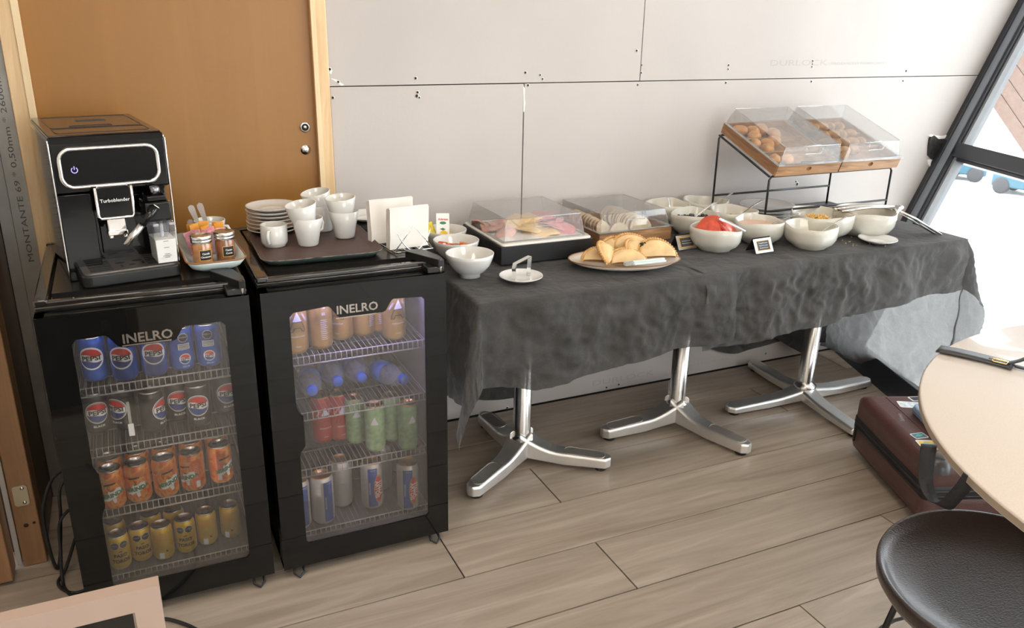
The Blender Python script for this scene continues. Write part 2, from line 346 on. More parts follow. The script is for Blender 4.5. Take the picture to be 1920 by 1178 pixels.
# ------------------------------------------------------------------ slanted glass facade
FR = mat('window_frame_paint', (.028, .032, .040), .35); FRG = mat('window_frame_grey', (.24, .27, .31), .4)
def fac(s1, s2, n): return BASE_O + E1*s1 + E2*s2 + EN*n      # n>0 points into the room
def fbeam(b, a0, a1, c0, c1, n0, n1):
    P = [fac(s, t, n) for t in (c0, c1) for n in (n0, n1) for s in (a0, a1)]
    b.add(P, [(0, 2, 3, 1), (4, 5, 7, 6), (0, 1, 5, 4), (2, 6, 7, 3), (0, 4, 6, 2), (1, 3, 7, 5)]); return b
fz = struct(fbeam(B(), -.01, .048, -.06, 3.4, .0, .045).done('window_1', FR, bevel=.002))
fbeam(B(), .048, .090, -.06, 3.4, -.04, .036).done('mullion_web', FRG, fz)
fbeam(B(), .090, .110, -.06, 3.4, -.02, .030).done('mullion_flange', FR, fz)
fbeam(B(), .110, .126, .0, 3.4, -.03, .016).done('glazing_bead', mat('bead_grey', (.22, .23, .24), .5), fz)
S1 = 1.53
fbeam(B(), .05, S1, 1.012, 1.078, -.03, .03).done('transom', FR, fz, bevel=.003)
fbeam(B(), .12, S1, .998, 1.011, -.03, .012).done('transom_bead', mat('transom_bead_dark', (.05, .055, .06), .3), fz)
fbeam(B(), .05, S1, -.04, .075, -.03, .05).done('bottom_rail', FR, fz, bevel=.003)
fbeam(B(), .05, S1, 2.5, 2.6, -.03, .05).done('top_rail', FR, fz)
for c0, c1 in ((.075, .998), (1.078, 2.5)): fbeam(B(), .12, S1, c0, c1, -.012, -.008).done('pane', GLASSW, fz)
# straight stretch of the same glazing, along the side of the room
BASE_O = fac(S1, 0, 0); E1 = Vector((0, -1, 0)); EN = E1.cross(E2).normalized()
f2 = struct(fbeam(B(), -.03, .06, -.06, 3.4, -.06, .05).done('window_2', FR))
for a0 in (1.55, 3.1, 4.65): fbeam(B(), a0, a0+.08, -.04, 3.4, -.06, .05).done('mullion', FR, f2)
for c0, c1 in ((-.04, .075), (1.012, 1.078), (2.5, 2.6)): fbeam(B(), .06, 4.73, c0, c1, -.03, .03).done('rail', FR, f2)
for a0, a1 in ((.06, 1.55), (1.63, 3.1), (3.18, 4.65)):
    for c0, c1 in ((.075, 1.012), (1.078, 2.5)): fbeam(B(), a0, a1, c0, c1, -.012, -.008).done('pane', GLASSW, f2)
# torn gap where the bracket passes through the wall
b = B(); b.mi = 0
b.prism([(3.36, .985), (3.385, .995), (3.42, .975), (3.52, .975), (3.50, .90), (3.43, .895), (3.40, .885), (3.37, .905), (3.362, .945)], -.010, .002, 'y'); br = b.done('bracket', mat('burnt_steel', (.035, .033, .032), .45, .4, noise_s=60, noise_a=.6, bump=1, bump_s=80), wb)
b = B(); b.prism([(3.35, .995), (3.365, 1.002), (3.40, .995), (3.44, .99), (3.53, 1.0), (3.53, .978), (3.42, .978), (3.385, .985)], -.006, .001, 'y')
b.prism([(3.375, .885), (3.40, .885), (3.40, .85), (3.385, .86)], -.006, .001, 'y'); b.done('torn_paper', EDGE, wb)
# ------------------------------------------------------------------ outside
struct(B().box(2.2, 90, -40, 60, -2.2, -2.0).done('ground_outside', mat('pale_paving', (.62, .61, .59), .9)))
CAR = mat('light_blue_paint', (.035, .105, .145), .5)
def cart(loc, rz, label, L=2.2):
    t = thing('utility_cart', label, 'cart', loc, rz)
    B().box(-L/2, L/2, -.35, .35, .14, .40, .04).done('body', CAR, t)
    B().box(-L/2+.1, L/2-.1, -.30, .30, .40, .46, .02).done('cargo_bed', mat('cart_dark', (.05, .08, .12), .5), t)
    for sx in (-1, 1):
        for sy in (-1, 1):
            b = B(); b.M = MX((sx*(L/2-.22), sy*.32, .17), (pi/2, 0, 0)); b.lathe([(0, -.07), (.12, -.07), (.17, -.05), (.17, .05), (.12, .07), (0, .07)], 24); b.done('wheel', mat('tyre', (.045, .045, .048), .8), t)
    return t
cart((17.75, 8.15, -2.0), R(-78), 'light blue cart with a big tyre outside, below the window transom', 2.6)
cart((18.0, 10.65, -2.0), R(-60), 'smaller light blue cart outside, just right of the slanted mullion', .95)
can_w = wood('canopy_wood', (.11, .062, .042), (.16, .10, .075), 'x', 2, .6, .1)
cn = thing('wooden_canopy', 'brown wooden board canopy outside above the window transom', 'canopy', (7.0, 2.318, .772), rot=(0, 0, 0))
for i in range(7):
    b = B(); ax = Vector((0, -.733, -.680)); ay = Vector((.25, -.66, .71)).normalized(); az = ax.cross(ay)
    b.M = Matrix(((ax.x, ay.x, az.x, 0), (ax.y, ay.y, az.y, 0), (ax.z, ay.z, az.z, 0), (0, 0, 0, 1))); b.box(-.30, 2.2, i*.11, i*.11+.104, -.02, .02, .003); b.done('board', can_w, cn)
# ------------------------------------------------------------------ drinks coolers
def cooler(x0, x1, label, led):
    W = x1-x0; cx = (x0+x1)/2
    t = thing('drinks_cooler', label, 'cooler', (cx, -.43, 0))
    h = W/2; F = -.288; yb = .29          # local: door front plane at y=F, back at yb
    b = B(); g = .035
    b.box(-h, -h+g, F+.05, yb, .03, .838, .004); b.box(h-g, h, F+.05, yb, .03, .838, .004); b.box(-h, h, yb-.03, yb, .03, .838)
    b.box(-h, h, F+.05, yb, .80, .838); b.box(-h, h, F+.05, yb, .03, .075); b.done('cabinet', BLACKP, t)
    b = B()   # top lid: raised rim around a sunken glossy top
    b.box(-h, h, F+.045, yb, .836, .846, .003); b.box(-h, -h+.03, F+.045, yb, .846, .862, .004); b.box(h-.022, h, F+.045, yb, .846, .858, .004)
    b.box(-h, h, yb-.02, yb, .846, .864, .004); b.box(-h+.02, h-.02, F+.045, F+.062, .844, .858, .004); b.done('top_panel', mat('lid_gloss', (.018, .015, .013), .10, coat=.6), t)
    B().box(-h+.035, h-.035, F+.1, yb-.03, .8455, .859).done('top_mat', mat('lid_inner', (.012, .011, .010), .22), t)
    # liner
    b = B(); a = h-g
    b.box(-a, -a+.004, F+.055, yb-.03, .075, .80); b.box(a-.004, a, F+.055, yb-.03, .075, .80); b.box(-a, a, yb-.036, yb-.03, .075, .80); b.box(-a, a, F+.055, yb-.03, .075, .08); b.box(-a, a, F+.055, yb-.03, .796, .80)
    b.done('liner', GREYIN, t)
    # door: black printed glass with a clear window cut out (notches as in the photo)
    wl = -h+.066; wr = h-.06
    wb_, wt = .100, .776
    notch = [(.058, .776), (.052, .772), (.036, .746), (.028, .743), (-.082+.0, .743), (-.090, .747), (-.108, .773), (-.114, .777)]
    if led: notch = [(x+.016-.0, z+.004) for x, z in notch]
    hole = [(wl+.008, wb_), (wr-.008, wb_), (wr, wb_+.008), (wr, wt-.010), (wr-.01, wt)]+[(x+.02-.0, z) for x, z in notch]+[(wl+.01, wt-.001), (wl, wt-.012)]
    nz = .50
    hole += [(wl, nz+.02), (wl+.006, nz), (wl+.016, nz-.012), (wl+.016, nz-.10), (wl+.004, nz-.115), (wl, nz-.13)] if led else [(wl, nz-.05), (wl+.010, nz-.075), (wl+.012, nz-.16), (wl+.002, nz-.185), (wl, nz-.20)]
    hole += [(wl, wb_+.008)]
    DO = [(-h, .03), (h, .03), (h, .834), (-h, .834)]
    b = B(); b.M = MX((0, F, 0)) @ FRONT; b.poly(DO, hole=hole); n0 = len(b.bm.faces)
    b.bm.faces.ensure_lookup_table(); r = bmesh.ops.extrude_face_region(b.bm, geom=b.bm.faces[:])
    for v in [g_ for g_ in r['geom'] if isinstance(g_, bmesh.types.BMVert)]: v.co.y += .004
    b.M = Matrix(); b.box(-h, -h+.02, F+.004, F+.043, .03, .834); b.box(h-.02, h, F+.004, F+.043, .03, .834); b.box(-h, h, F+.004, F+.043, .03, .05); b.box(-h, h, F+.004, F+.043, .815, .834)
    d = b.done('door', mat('black_glass', (.006, .006, .0055), .04, spec=.32), t)
    b = B(); b.box(-h+.02, h-.02, F+.0042, F+.0052, .05, .815); b.done('glass_pane', clear('cooler_glass', (.80, .79, .77), .02, fac=.035, haze=.035, hazecol=(.55, .50, .46)), d)  # brownish haze in the pane stands in for the room's reflection
    b = B(); b.box(-a+.0, -a+.014, F+.02, F+.043, .08, .80); b.box(a-.014, a, F+.02, F+.043, .08, .80); b.box(-a, a, F+.02, F+.043, .79, .81); b.box(-a, a, F+.02, F+.043, .06, .09); b.done('gasket', mat('gasket_grey', (.06, .058, .055), .6), d)
    b = B(); lx = -.005 if not led else -.003
    b.text('INELRO', .032, MX((lx, F-.0012, .767 if led else .762)) @ FRONT, bold=.0006, sx=1.0, ext=.0008); b.box(lx-.056, lx+.05, F-.0016, F, .745, .748); b.done('logo', mat('dim_chrome', (.42, .38, .34), .25, 1), d)
    # hinge cover on top at the right
    b = B(); b.prism([(h-.005, F+.0), (h-.02, F+.002), (h-.075, F+.115), (h-.07, F+.128), (h-.03, F+.125), (h-.02, F+.11), (h-.004, F+.04)], .852, .872, 'z'); b.box(h-.05, h-.004, F+.004, F+.045, .836, .852, .002); b.done('hinge_cover', BLACKP, t, bevel=.002)
    b = B(); b.tube([(h-.013, F+.006, .872), (h-.013, F+.006, .83)], .004, 8); b.done('hinge_pin', CHROME, t)
    # levelling loops under the front corners
    for sx in (1, -1):
        b = B(); b.lathe([(0, 0), (.014, 0), (.014, .034), (0, .034)], 14, sx*(h-.05), F+.10); b.done('foot', BLACKM, t)
        b = B(); b.tube([(sx*(h-.03), F+.04, .035), (sx*(h-.028), F+.0, .012), (sx*(h-.04), F-.008, .004), (sx*(h-.055), F+.0, .012), (sx*(h-.052), F+.04, .035)], .004, 6); b.done('foot_loop', BLACKM, t)
        b = B(); b.lathe([(0, 0), (.014, 0), (.014, .034), (0, .034)], 14, sx*(h-.05), yb-.06); b.done('foot', BLACKM, t)
    # shelves of coated wire
    wm = None; y0 = F+.068; y1 = yb-.05; mw = [mat('coated_wire', (.60, .58, .55), .35, .3), mat('shaded_deck_wire', (.20, .195, .185), .4, .3)]  # second coat is the same wire, darkened for shade behind the front
    for z in (.625, .462, .29, .092):
        dz = -.022 if z > .2 else -.015
        b = B(); b.tube([(-a+.006, y0, z), (a-.006, y0, z), (a-.006, y1, z), (-a+.006, y1, z)], .0022, 6, closed=True); sh = b.done('wire_shelf', mw[0], t)
        b = B(); b.tube([(-a+.006, y0-.003, z+dz+.001), (a-.006, y0-.003, z+dz+.001)], .0022, 6); b.done('front_rail', mw[0], sh)
        b = B(); b.tube([(-a+.006, (y0+y1)/2, z-.003), (a-.006, (y0+y1)/2, z-.003)], .002, 5); b.done('middle_rail', mw[1], sh)
        b = B(); b.mi = 1; b.tube([(0, y1, z), (0, y0, z+.001)], .0010, 4); b.mi = 0; b.tube([(0, y0+.001, z+.001), (0, y0-.002, z), (0, y0-.004, z+dz)], .0013, 4); w0 = b.done('shelf_wire', mw, sh, loc=(-a+.012, 0, 0))
        for i in range(1, 28):
            c = w0.copy(); COL.objects.link(c); c.location = (-a+.012+(2*a-.024)*i/27, 0, 0)
    # behind the door top: violet LED at right, added dim strip and lamp at left
    b = B(); b.box(-a+.03, a-.03, F+.06, F+.075, .785, .796); b.done('led_or_fill_strip', mat('led_violet' if led else 'added_dim_strip', (.5, .5, .5), .4, emit=(((.42, .38, 1), 5.0) if led else ((.55, .6, 1), 1.2))), t)
    l = light('cooler_led_and_fill', 'AREA', (cx, -.43+F+.066, .782), 2.2 if led else .35, (.46, .40, 1) if led else (.8, .8, 1), W-.12, .02); l.rotation_euler = (R(25), 0, 0)
    l = light('cooler_led_and_fill', 'AREA', (cx, -.43+F+.075, .44), .35 if led else .3, (.85, .72, .72) if led else (1, .95, .86), W-.12, .5); l.rotation_euler = (R(90), 0, 0)  # added fill panel behind the door, lights the shelves from the front
    return t
c1 = cooler(-.228, .230, 'black glass-door drinks cooler under the coffee machine', False)
c2 = cooler(.256, .737, 'black glass-door drinks cooler under the brown tray, lit violet inside', True)
# ------------------------------------------------------------------ cans and bottles
def P4(n): return [(a[0], a[1]) for a in n]
CANM = {}
def can(label, loc, body, r=.031, h=.112, deco=None, lid=None, rz=0, group=None, swirl=None):
    t = thing('drink_can', label, 'can', loc, rz, group)
    k = (r, h)
    b = B(); b.lathe([(0, .004), (r*.70, .004), (r*.74, 0), (r*.80, .001), (r*.97, .009), (r, .014), (r, h-.016), (r*.985, h-.011), (r*.86, h-.003), (r*.84, h-.001)], 36)
    b.done('body', body, t)
    b = B(); b.lathe([(r*.85, h-.003), (r*.875, h-.001), (r*.87, h+.001), (r*.83, h+.0005), (r*.80, h-.004), (0, h-.004)], 32)
    b.M = MX((0, 0, h-.003)); b.prism(rrect(r*.42, r*.72, r*.2, 4, 0, -r*.12), 0, .0012, 'z'); b.done('lid', lid or STEEL, t)
    if deco: b = B(); ms = deco(b, r, h); b.done('printed_label', ms, t, recalc=False)
    return t
RED = mat('print_red', (.55, .03, .02), .35); WHT = mat('print_white', (.75, .76, .76), .4); NAVY = mat('print_navy', (.015, .04, .20), .4); BLK = mat('print_black', (.012, .012, .012), .4)
GRN = mat('print_green', (.03, .16, .06), .4); GOLDL = mat('gold_lid', (.62, .38, .16), .28, 1); YEL = mat('print_yellow', (.75, .48, .02), .4)
def octo(r, cx, cy): return [(cx+r*cos(R(22.5+45*i)), cy+r*sin(R(22.5+45*i))) for i in range(8)]
def cola(dark, u=0, back=False, small=False):
    def deco(b, r, h):
        zc = h*.56; Rr = r*.95 if not back else r*.46
        if back:
            zc = h*.30; b.mi = 2; b.poly(octo(r*.40, u, h*.80), (r, .0004)); b.mi = 1; b.poly(octo(r*.36, u, h*.80), (r, .0007))
            b.mi = 2; b.poly([(u-.014, h*.52), (u+.014, h*.52), (u+.014, h*.66), (u-.014, h*.66)], (r, .0004)); b.mi = 1
            for q in range(4): b.poly([(u-.012, h*(.535+.03*q)), (u+.012, h*(.535+.03*q)), (u+.012, h*(.547+.03*q)), (u-.012, h*(.547+.03*q))], (r, .0007))
            b.mi = 2; b.text('EXCESO EN', .0035, MX((u, h*.81, 0)), wrap=(r, .001)); b.text('354 ml', .006, MX((u, h*.12, 0)), wrap=(r, .0005))
        wv = lambda s, o: [(u+Rr*.9*cos(a), zc+Rr*.9*sin(a)) for a in s]
        b.mi = 2; b.poly(circ(Rr, 32, u, zc), (r, .0004))
        b.mi = 1; b.poly(circ(Rr*.93, 32, u, zc), (r, .0006)) if dark else None
        b.mi = 2; b.poly(circ(Rr*.88, 32, u, zc), (r, .0007))
        top = [(u+Rr*.86*cos(a), zc+Rr*.86*sin(a)) for a in [R(12+ (148)*i/14) for i in range(15)]]
        low = [(u+Rr*(-.80+1.64*i/10), zc+Rr*(.26+.10*sin(pi*2*i/10)-.03*i/10)) for i in range(1, 10)]
        b.mi = 0; b.poly(top+low, (r, .001))
        bot = [(u+Rr*.86*cos(a), zc+Rr*.86*sin(a)) for a in [R(192+148*i/14) for i in range(15)]]
        lw = [(u+Rr*(.80-1.64*i/10), zc+Rr*(-.28+.08*sin(-pi*2*i/10))) for i in range(1, 10)]
        b.mi = 3; b.poly(bot+lw, (r, .001))
        b.mi = 1; b.text('PEPSI', Rr*.56, MX((u, zc, 0)), bold=Rr*.022, wrap=(r, .0013), sx=1.16)
        if dark and not back: b.mi = 2; b.text('BLACK', Rr*.26, MX((u, zc-Rr*1.28, 0)), bold=Rr*.006, wrap=(r, .0006), sx=1.2)
        return [RED, BLK, WHT, NAVY]
    return deco
BLUE = mat('blue_can', (.03, .10, .42), .28, .5, noise_s=30, noise_a=.25); DCAN = mat('black_can', (.022, .022, .024), .3, .3)
zs = [.6285, .4655, .2935, .0945]
for n, (x, y, u, bk, lb) in enumerate([(-.130, -.600, -.004, 0, 'blue cola can at the left end of the top shelf of the left cooler'), (-.064, -.622, -.006, 0, 'blue cola can second from left on the top shelf of the left cooler'),
        (.003, -.620, .001, 0, 'blue cola can below the logo at the middle of the top shelf, left cooler'), (.068, -.610, .006, 1, 'blue cola can showing its small print, second from right on the top shelf, left cooler'), (.133, -.608, -.002, 1, 'blue cola can at the right end of the top shelf, left cooler')]):
    can(lb, (x, y, zs[0]), BLUE, .0305, .112, cola(0, u, bk), group='blue cola cans')
for n, (x, y, u, lb) in enumerate([(-.148, -.555, .006, 'black cola can at the left end of the second shelf, left cooler'), (-.084, -.555, -.020, 'black cola can second from left on the second shelf, its badge turned aside'),
        (-.018, -.600, .030, 'black cola can in the middle of the second shelf, badge half hidden'), (.045, -.560, .002, 'black cola can third from right on the second shelf, set further back'), (.093, -.607, -.003, 'black cola can second from right on the second shelf, full badge in front'), (.163, -.56, .006, 'black cola can at the right end of the second shelf, cut by the frame')]):
    can(lb, (x, y, zs[1]), DCAN, .0305, .112, cola(1, u), group='black cola cans')
b = B(); b.box(-.0035, .0035, -.001, 0, .045, .105); b.mi = 1; b.box(-.0065, .0065, -.0014, 0, .012, .045)
tag(b.done('thermometer_strip', [mat('speckled_grey', (.35, .34, .32), .6, noise_s=900, noise_a=.9), WHT], loc=(-.070, -.640, .4655)), 'narrow grey strip with a white tag hanging among the black cans', 'tag')
SW = bpy.data.materials.new('orange_swirls'); SW.use_nodes = True; nt = SW.node_tree; pb = nt.nodes['Principled BSDF']; pb.inputs['Roughness'].default_value = .3; pb.inputs['Metallic'].default_value = .25
tc = nt.nodes.new('ShaderNodeTexCoord'); wv = nt.nodes.new('ShaderNodeTexNoise'); wv.inputs['Scale'].default_value = 15; wv.inputs['Distortion'].default_value = 4.5; wv.inputs['Detail'].default_value = .6
cr = nt.nodes.new('ShaderNodeValToRGB'); els = cr.color_ramp.elements; els[0].position = .30; els[0].color = (.62, .10, .01, 1); els[1].position = .72; els[1].color = (.62, .16, .02, 1)
for p, c in ((.40, (.70, .20, .02, 1)), (.46, (.80, .42, .09, 1)), (.50, (.68, .16, .015, 1)), (.56, (.80, .38, .07, 1)), (.61, (.55, .05, .02, 1)), (.64, (.72, .22, .02, 1))): e = els.new(p); e.color = c
nt.links.new(tc.outputs['Object'], wv.inputs[0]); nt.links.new(wv.outputs['Fac'], cr.inputs[0]); nt.links.new(cr.outputs[0], pb.inputs['Base Color'])
def mir(u, panel=None):
    def deco(b, r, h):
        c = (u, h*.40); Mr = MX((c[0], c[1], 0), (0, 0, R(14)))
        pts = [(-.020, -.006), (-.017, .004), (-.008, .006), (-.004, .012), (.004, .009), (.012, .013), (.020, .010), (.018, .001), (.010, -.003), (.004, -.006), (.002, -.016), (-.003, -.017), (-.004, -.007), (-.012, -.009)]
        pts = [(Mr @ Vector((x*1.25, y*1.25, 0)))[:2] for x, y in pts]
        b.mi = 0; b.poly(pts, (r, .0004)); b.mi = 1; b.text('MIRINDA', .0150, Mr @ MX((.0, .0015, 0)), bold=.0008, wrap=(r, .0008), font_shear=.15)
        b.poly([(c[0]-.006, c[1]+.011), (c[0]-.001, c[1]+.013), (c[0]+.002, c[1]+.018), (c[0]-.004, c[1]+.016)], (r, .0008))
        b.mi = 2; b.text('con naranja', .0035, MX((u+.003, h*.33, 0), (0, 0, R(14))), wrap=(r, .0008))
        if panel is not None:
            b.mi = 3; b.poly([(panel, h*.12), (panel+.022, h*.12), (panel+.022, h*.86), (panel, h*.86)], (r, .0003)); b.mi = 0
            b.poly([(panel+.008, h*.13), (panel+.018, h*.13), (panel+.018, h*.30), (panel+.008, h*.30)], (r, .0006))
            for q in range(9): b.poly([(panel+.004, h*(.40+.045*q)), (panel+.018, h*(.40+.045*q)), (panel+.018, h*(.405+.045*q)), (panel+.004, h*(.405+.045*q))], (r, .0005))
        b.mi = 2; b.poly([(u-.018, h*.66), (u+.010, h*.70), (u+.010, h*.745), (u-.018, h*.705)], (r, .0005))
        return [WHT, GRN, BLK, mat('print_orange', (.70, .12, .02), .4)]
    return deco
for x, y, u, pn, lb in [(-.134, -.640, .001, None, 'orange soda can at the left end of the front row, third shelf'), (-.073, -.632, -.005, None, 'orange soda can second from left in the front row, third shelf'), (-.008, -.632, .010, None, 'orange soda can third from left in the front row, third shelf'),
        (.058, -.628, -.018, -.003, 'orange soda can with a plain panel, second from right, front row of third shelf'), (.130, -.615, .013, -.02, 'orange soda can at the right end of the front row, third shelf')]:
    can(lb, (x, y, zs[2]), SW, .0300, .106, mir(u, pn), group='orange soda cans')
for x, y, lb in [(-.135, -.577, 'orange soda can in the back row, behind the leftmost front one'), (-.070, -.568, 'orange soda can in the back row, second from left'), (-.005, -.568, 'orange soda can in the back row, middle'), (.062, -.565, 'orange soda can in the back row, second from right'), (.128, -.553, 'orange soda can in the back row, rightmost')]:
    can(lb, (x, y, zs[2]), SW, .0300, .106, mir(.06), group='orange soda cans')
YELC = mat('yellow_can', (.62, .40, .03), .3, .4, noise_s=60, noise_a=.08)
def toro(u, back=False):
    def deco(b, r, h):
        if back:
            b.mi = 0; b.poly([(u-.013, h*.60), (u+.013, h*.60), (u+.013, h*.86), (u-.013, h*.86)], (r, .0003)); b.mi = 2; b.poly([(u-.010, h*.08), (u+.002, h*.08), (u+.002, h*.26), (u-.010, h*.26)], (r, .0004))
            b.mi = 1
            for q in range(7): b.poly([(u-.010, h*(.34+.04*q)), (u+.008, h*(.34+.04*q)), (u+.008, h*(.344+.04*q)), (u-.010, h*(.344+.04*q))], (r, .0004))
            b.poly(circ(.004, 3, u+.010, h*.30), (r, .0004))
        else:
            for s in (-1, 1):
                b.mi = 2; b.poly(octo(.0112, u+s*.0112, h*.77), (r, .0004)); b.mi = 1; b.poly(octo(.0104, u+s*.0112, h*.77), (r, .0006)); b.mi = 2; b.text('EXCESO EN', .0028, MX((u+s*.0112, h*.78, 0)), wrap=(r, .0009))
            b.mi = 1; b.poly([(u-.004, h*.575), (u+.001, h*.60), (u+.004, h*.605), (u+.0045, h*.58), (u+.003, h*.56), (u+.002, h*.575), (u-.001, h*.57), (u-.002, h*.555)], (r, .0004))
            b.text('PASO', .0135, MX((u, h*.46, 0)), bold=.0006, wrap=(r, .0005)); b.text('DE LOS', .0034, MX((u, h*.375, 0)), wrap=(r, .0005)); b.text('TOROS', .0135, MX((u, h*.29, 0)), bold=.0006, wrap=(r, .0005)); b.text('POMELO', .003, MX((u, h*.12, 0)), wrap=(r, .0005))
        return [mat('print_dark_yellow', (.55, .30, .02), .4), BLK, WHT]
    return deco
for x, y, u, bk, lb in [(-.143, -.612, .003, 0, 'yellow soda can at the left end of the bottom shelf'), (-.090, -.596, .003, 0, 'yellow soda can second from left on the bottom shelf'), (-.037, -.612, -.002, 1, 'yellow soda can showing its barcode, third from left on the bottom shelf'),
        (.021, -.604, -.002, 0, 'yellow soda can with twin black octagons, third from right on the bottom shelf'), (.077, -.590, -.003, 1, 'yellow soda can with a barcode, second from right on the bottom shelf'), (.140, -.582, -.01, 1, 'yellow soda can at the right end of the bottom shelf')]:
    can(lb, (x, y, zs[3]), YELC, .0268, .098, toro(u, bk), group='yellow soda cans')
for x, lb in ((-.150, 'yellow soda can in the second row, behind the leftmost'), (-.06, 'yellow soda can in the second row, behind the barcode can'), (-.002, 'yellow soda can in the second row, middle')):
    can(lb, (x, -.545, zs[3]), YELC, .0268, .098, None, group='yellow soda cans')
# right cooler
GOLD = mat('gold_can', (.46, .29, .10), .3, .7, noise_s=30, noise_a=.06)
REDC = mat('red_can', (.42, .03, .02), .35, .3); GREENC = mat('green_can', (.24, .38, .20), .4, .2, noise_s=70, noise_a=.3)
def andes(u, kind='front', tri=True):
    def deco(b, r, h):
        if kind == 'text':
            b.mi = 1; b.text('16', .010, MX((u, h*.80, 0)), wrap=(r, .0005)); b.text('55', .010, MX((u, h*.68, 0)), wrap=(r, .0005))
            for q in range(11): b.poly([(u-.009, h*(.20+.036*q)), (u+.009-.002*(q % 3), h*(.20+.036*q)), (u+.009-.002*(q % 3), h*(.208+.036*q)), (u-.009, h*(.208+.036*q))], (r, .0004))
            return [BLK, WHT, WHT]
        b.mi = 2; b.poly([(u-.012, h*.62), (u+.012, h*.62), (u, h*.80)], (r, .0005))
        if kind == 'tri': return [BLK, WHT, mat('pale_triangle', (.55, .58, .60), .5)]
        b.mi = 0; wl = .0014
        def ln(p, q):
            d = Vector((q[0]-p[0], q[1]-p[1])); n = Vector((-d.y, d.x)).normalized()*wl/2; b.poly([(p[0]-n.x, p[1]-n.y), (q[0]-n.x, q[1]-n.y), (q[0]+n.x, q[1]+n.y), (p[0]+n.x, p[1]+n.y)], (r, .0005))
        pts = [(u-.012, h*.61), (u+.012, h*.61), (u+.021, h*.43), (u+.013, h*.43), (u+.008, h*.50), (u-.008, h*.50), (u-.012, h*.43), (u-.021, h*.43)]
        for i in range(len(pts)): ln(pts[i], pts[(i+1) % len(pts)])
        b.mi = 1; b.text('MENDOCINA', .006, MX((u, h*.34, 0)), wrap=(r, .0005)); b.text('RUBIA', .005, MX((u, h*.15, 0)), wrap=(r, .0005)); b.text('ANDES', .0075, MX((u-.019, h*.68, 0), (0, 0, R(58))), wrap=(r, .0005)); b.text('ORIGEN', .0075, MX((u+.020, h*.68, 0), (0, 0, R(-58))), wrap=(r, .0005))
        return [BLK, WHT, mat('violet_white', (.62, .62, .78), .5)]
    return deco
for x, y, u, kd, lb in [(.352, -.608, .001, 'front', 'gold beer can at the left edge of the top shelf, right cooler'), (.420, -.598, .004, 'text', 'gold beer can showing columns of white small print, right cooler'), (.487, -.555, -.02, 'front', 'gold beer can partly behind the logo, left of centre, right cooler'),
        (.550, -.548, .02, 'text', 'gold beer can behind the logo, right of centre, right cooler'), (.622, -.608, .004, 'front', 'gold beer can with the lettered triangle at the right, right cooler'), (.600, -.535, .0, 'text', 'gold beer can half hidden behind the rightmost one, right cooler')]:
    can(lb, (x, y, zs[0]), GOLD, .0325, .150, andes(u, kd), GOLDL, group='gold beer cans')
for x, y, lb in [(.428, -.50, 'red beer can at the left of the third shelf'), (.478, -.505, 'red beer can beside the green cans')]: can(lb, (x, y, zs[2]), REDC, .031, .145, andes(.004, 'front'), GOLDL, group='red beer cans')
for x, y, u, lb in [(.515, -.545, -.002, 'pale green beer can, leftmost on the third shelf'), (.555, -.612, -.008, 'pale green beer can, second from left, standing forward'), (.615, -.572, .03, 'pale green beer can, third from left, set back'), (.645, -.640, .004, 'pale green beer can at the right end of the third shelf')]:
    can(lb, (x, y, zs[2]), GREENC, .0285, .142, andes(u, 'tri'), GOLDL, group='green beer cans')
SILV = mat('silver_can', (.50, .49, .48), .35, .5); SBL = mat('stella_blue', (.02, .07, .30), .3, .3)
def stella(u, full=True):
    def deco(b, r, h):
        b.mi = 1; b.poly([(u-.022, .012), (u+.006, .012), (u+.006, h-.012), (u-.022, h-.012)], (r, .0003))
        b.mi = 2; b.text('SIN ALCOHOL', .0062, MX((u-.017, h*.48, 0), (0, 0, R(-90))), wrap=(r, .0006)); b.text('CERVEZA', .004, MX((u-.006, h*.88, 0)), wrap=(r, .0006))
        if full:
            b.mi = 4; b.poly(circ(.013, 24, u+.010, h*.46, 1)and[(u+.010+.015*cos(a), h*.46+.047*sin(a)) for a in [i*pi/14 for i in range(28)]], (r, .0005))
            b.mi = 0; b.poly([(u+.009+.012*cos(a), h*.46+.041*sin(a)) for a in [i*pi/14 for i in range(28)]], (r, .0008)); b.mi = 2
            b.text('STELLA', .0150, MX((u+.0155, h*.47, 0), (0, 0, R(-90))), wrap=(r, .0012), bold=.0004); b.text('ARTOIS', .0165, MX((u+.004, h*.45, 0), (0, 0, R(-90))), wrap=(r, .0012), bold=.0004)
        return [RED, SBL, WHT, BLK, mat('cartouche_gold', (.45, .26, .12), .4)]
    return deco
for x, y, u, fu, lb in [(.325, -.612, .020, 0, 'blue and white beer can cut by the left edge of the window, bottom shelf'), (.393, -.612, .020, 0, 'blue and silver beer can, second from left on the bottom shelf'), (.463, -.545, -.045, 0, 'silver side of a beer can set back on the bottom shelf'),
        (.545, -.590, .002, 1, 'beer can with a red upright badge in the middle of the bottom shelf'), (.640, -.640, -.002, 1, 'beer can with a red upright badge at the right of the bottom shelf'), (.600, -.50, -.05, 0, 'silver beer can at the back, between the two red badges')]:
    can(lb, (x, y, zs[3]), SILV, .0325, .150, stella(u, fu), GOLDL, group='blue and white beer cans')
WAT = mat('bottle_plastic', (.45, .50, .55), .08, 0, trans=.0, alpha=.28, coat=.6); CAP = mat('blue_cap', (.02, .10, .50), .4); LBL = mat('blue_label', (.03, .10, .38), .45)
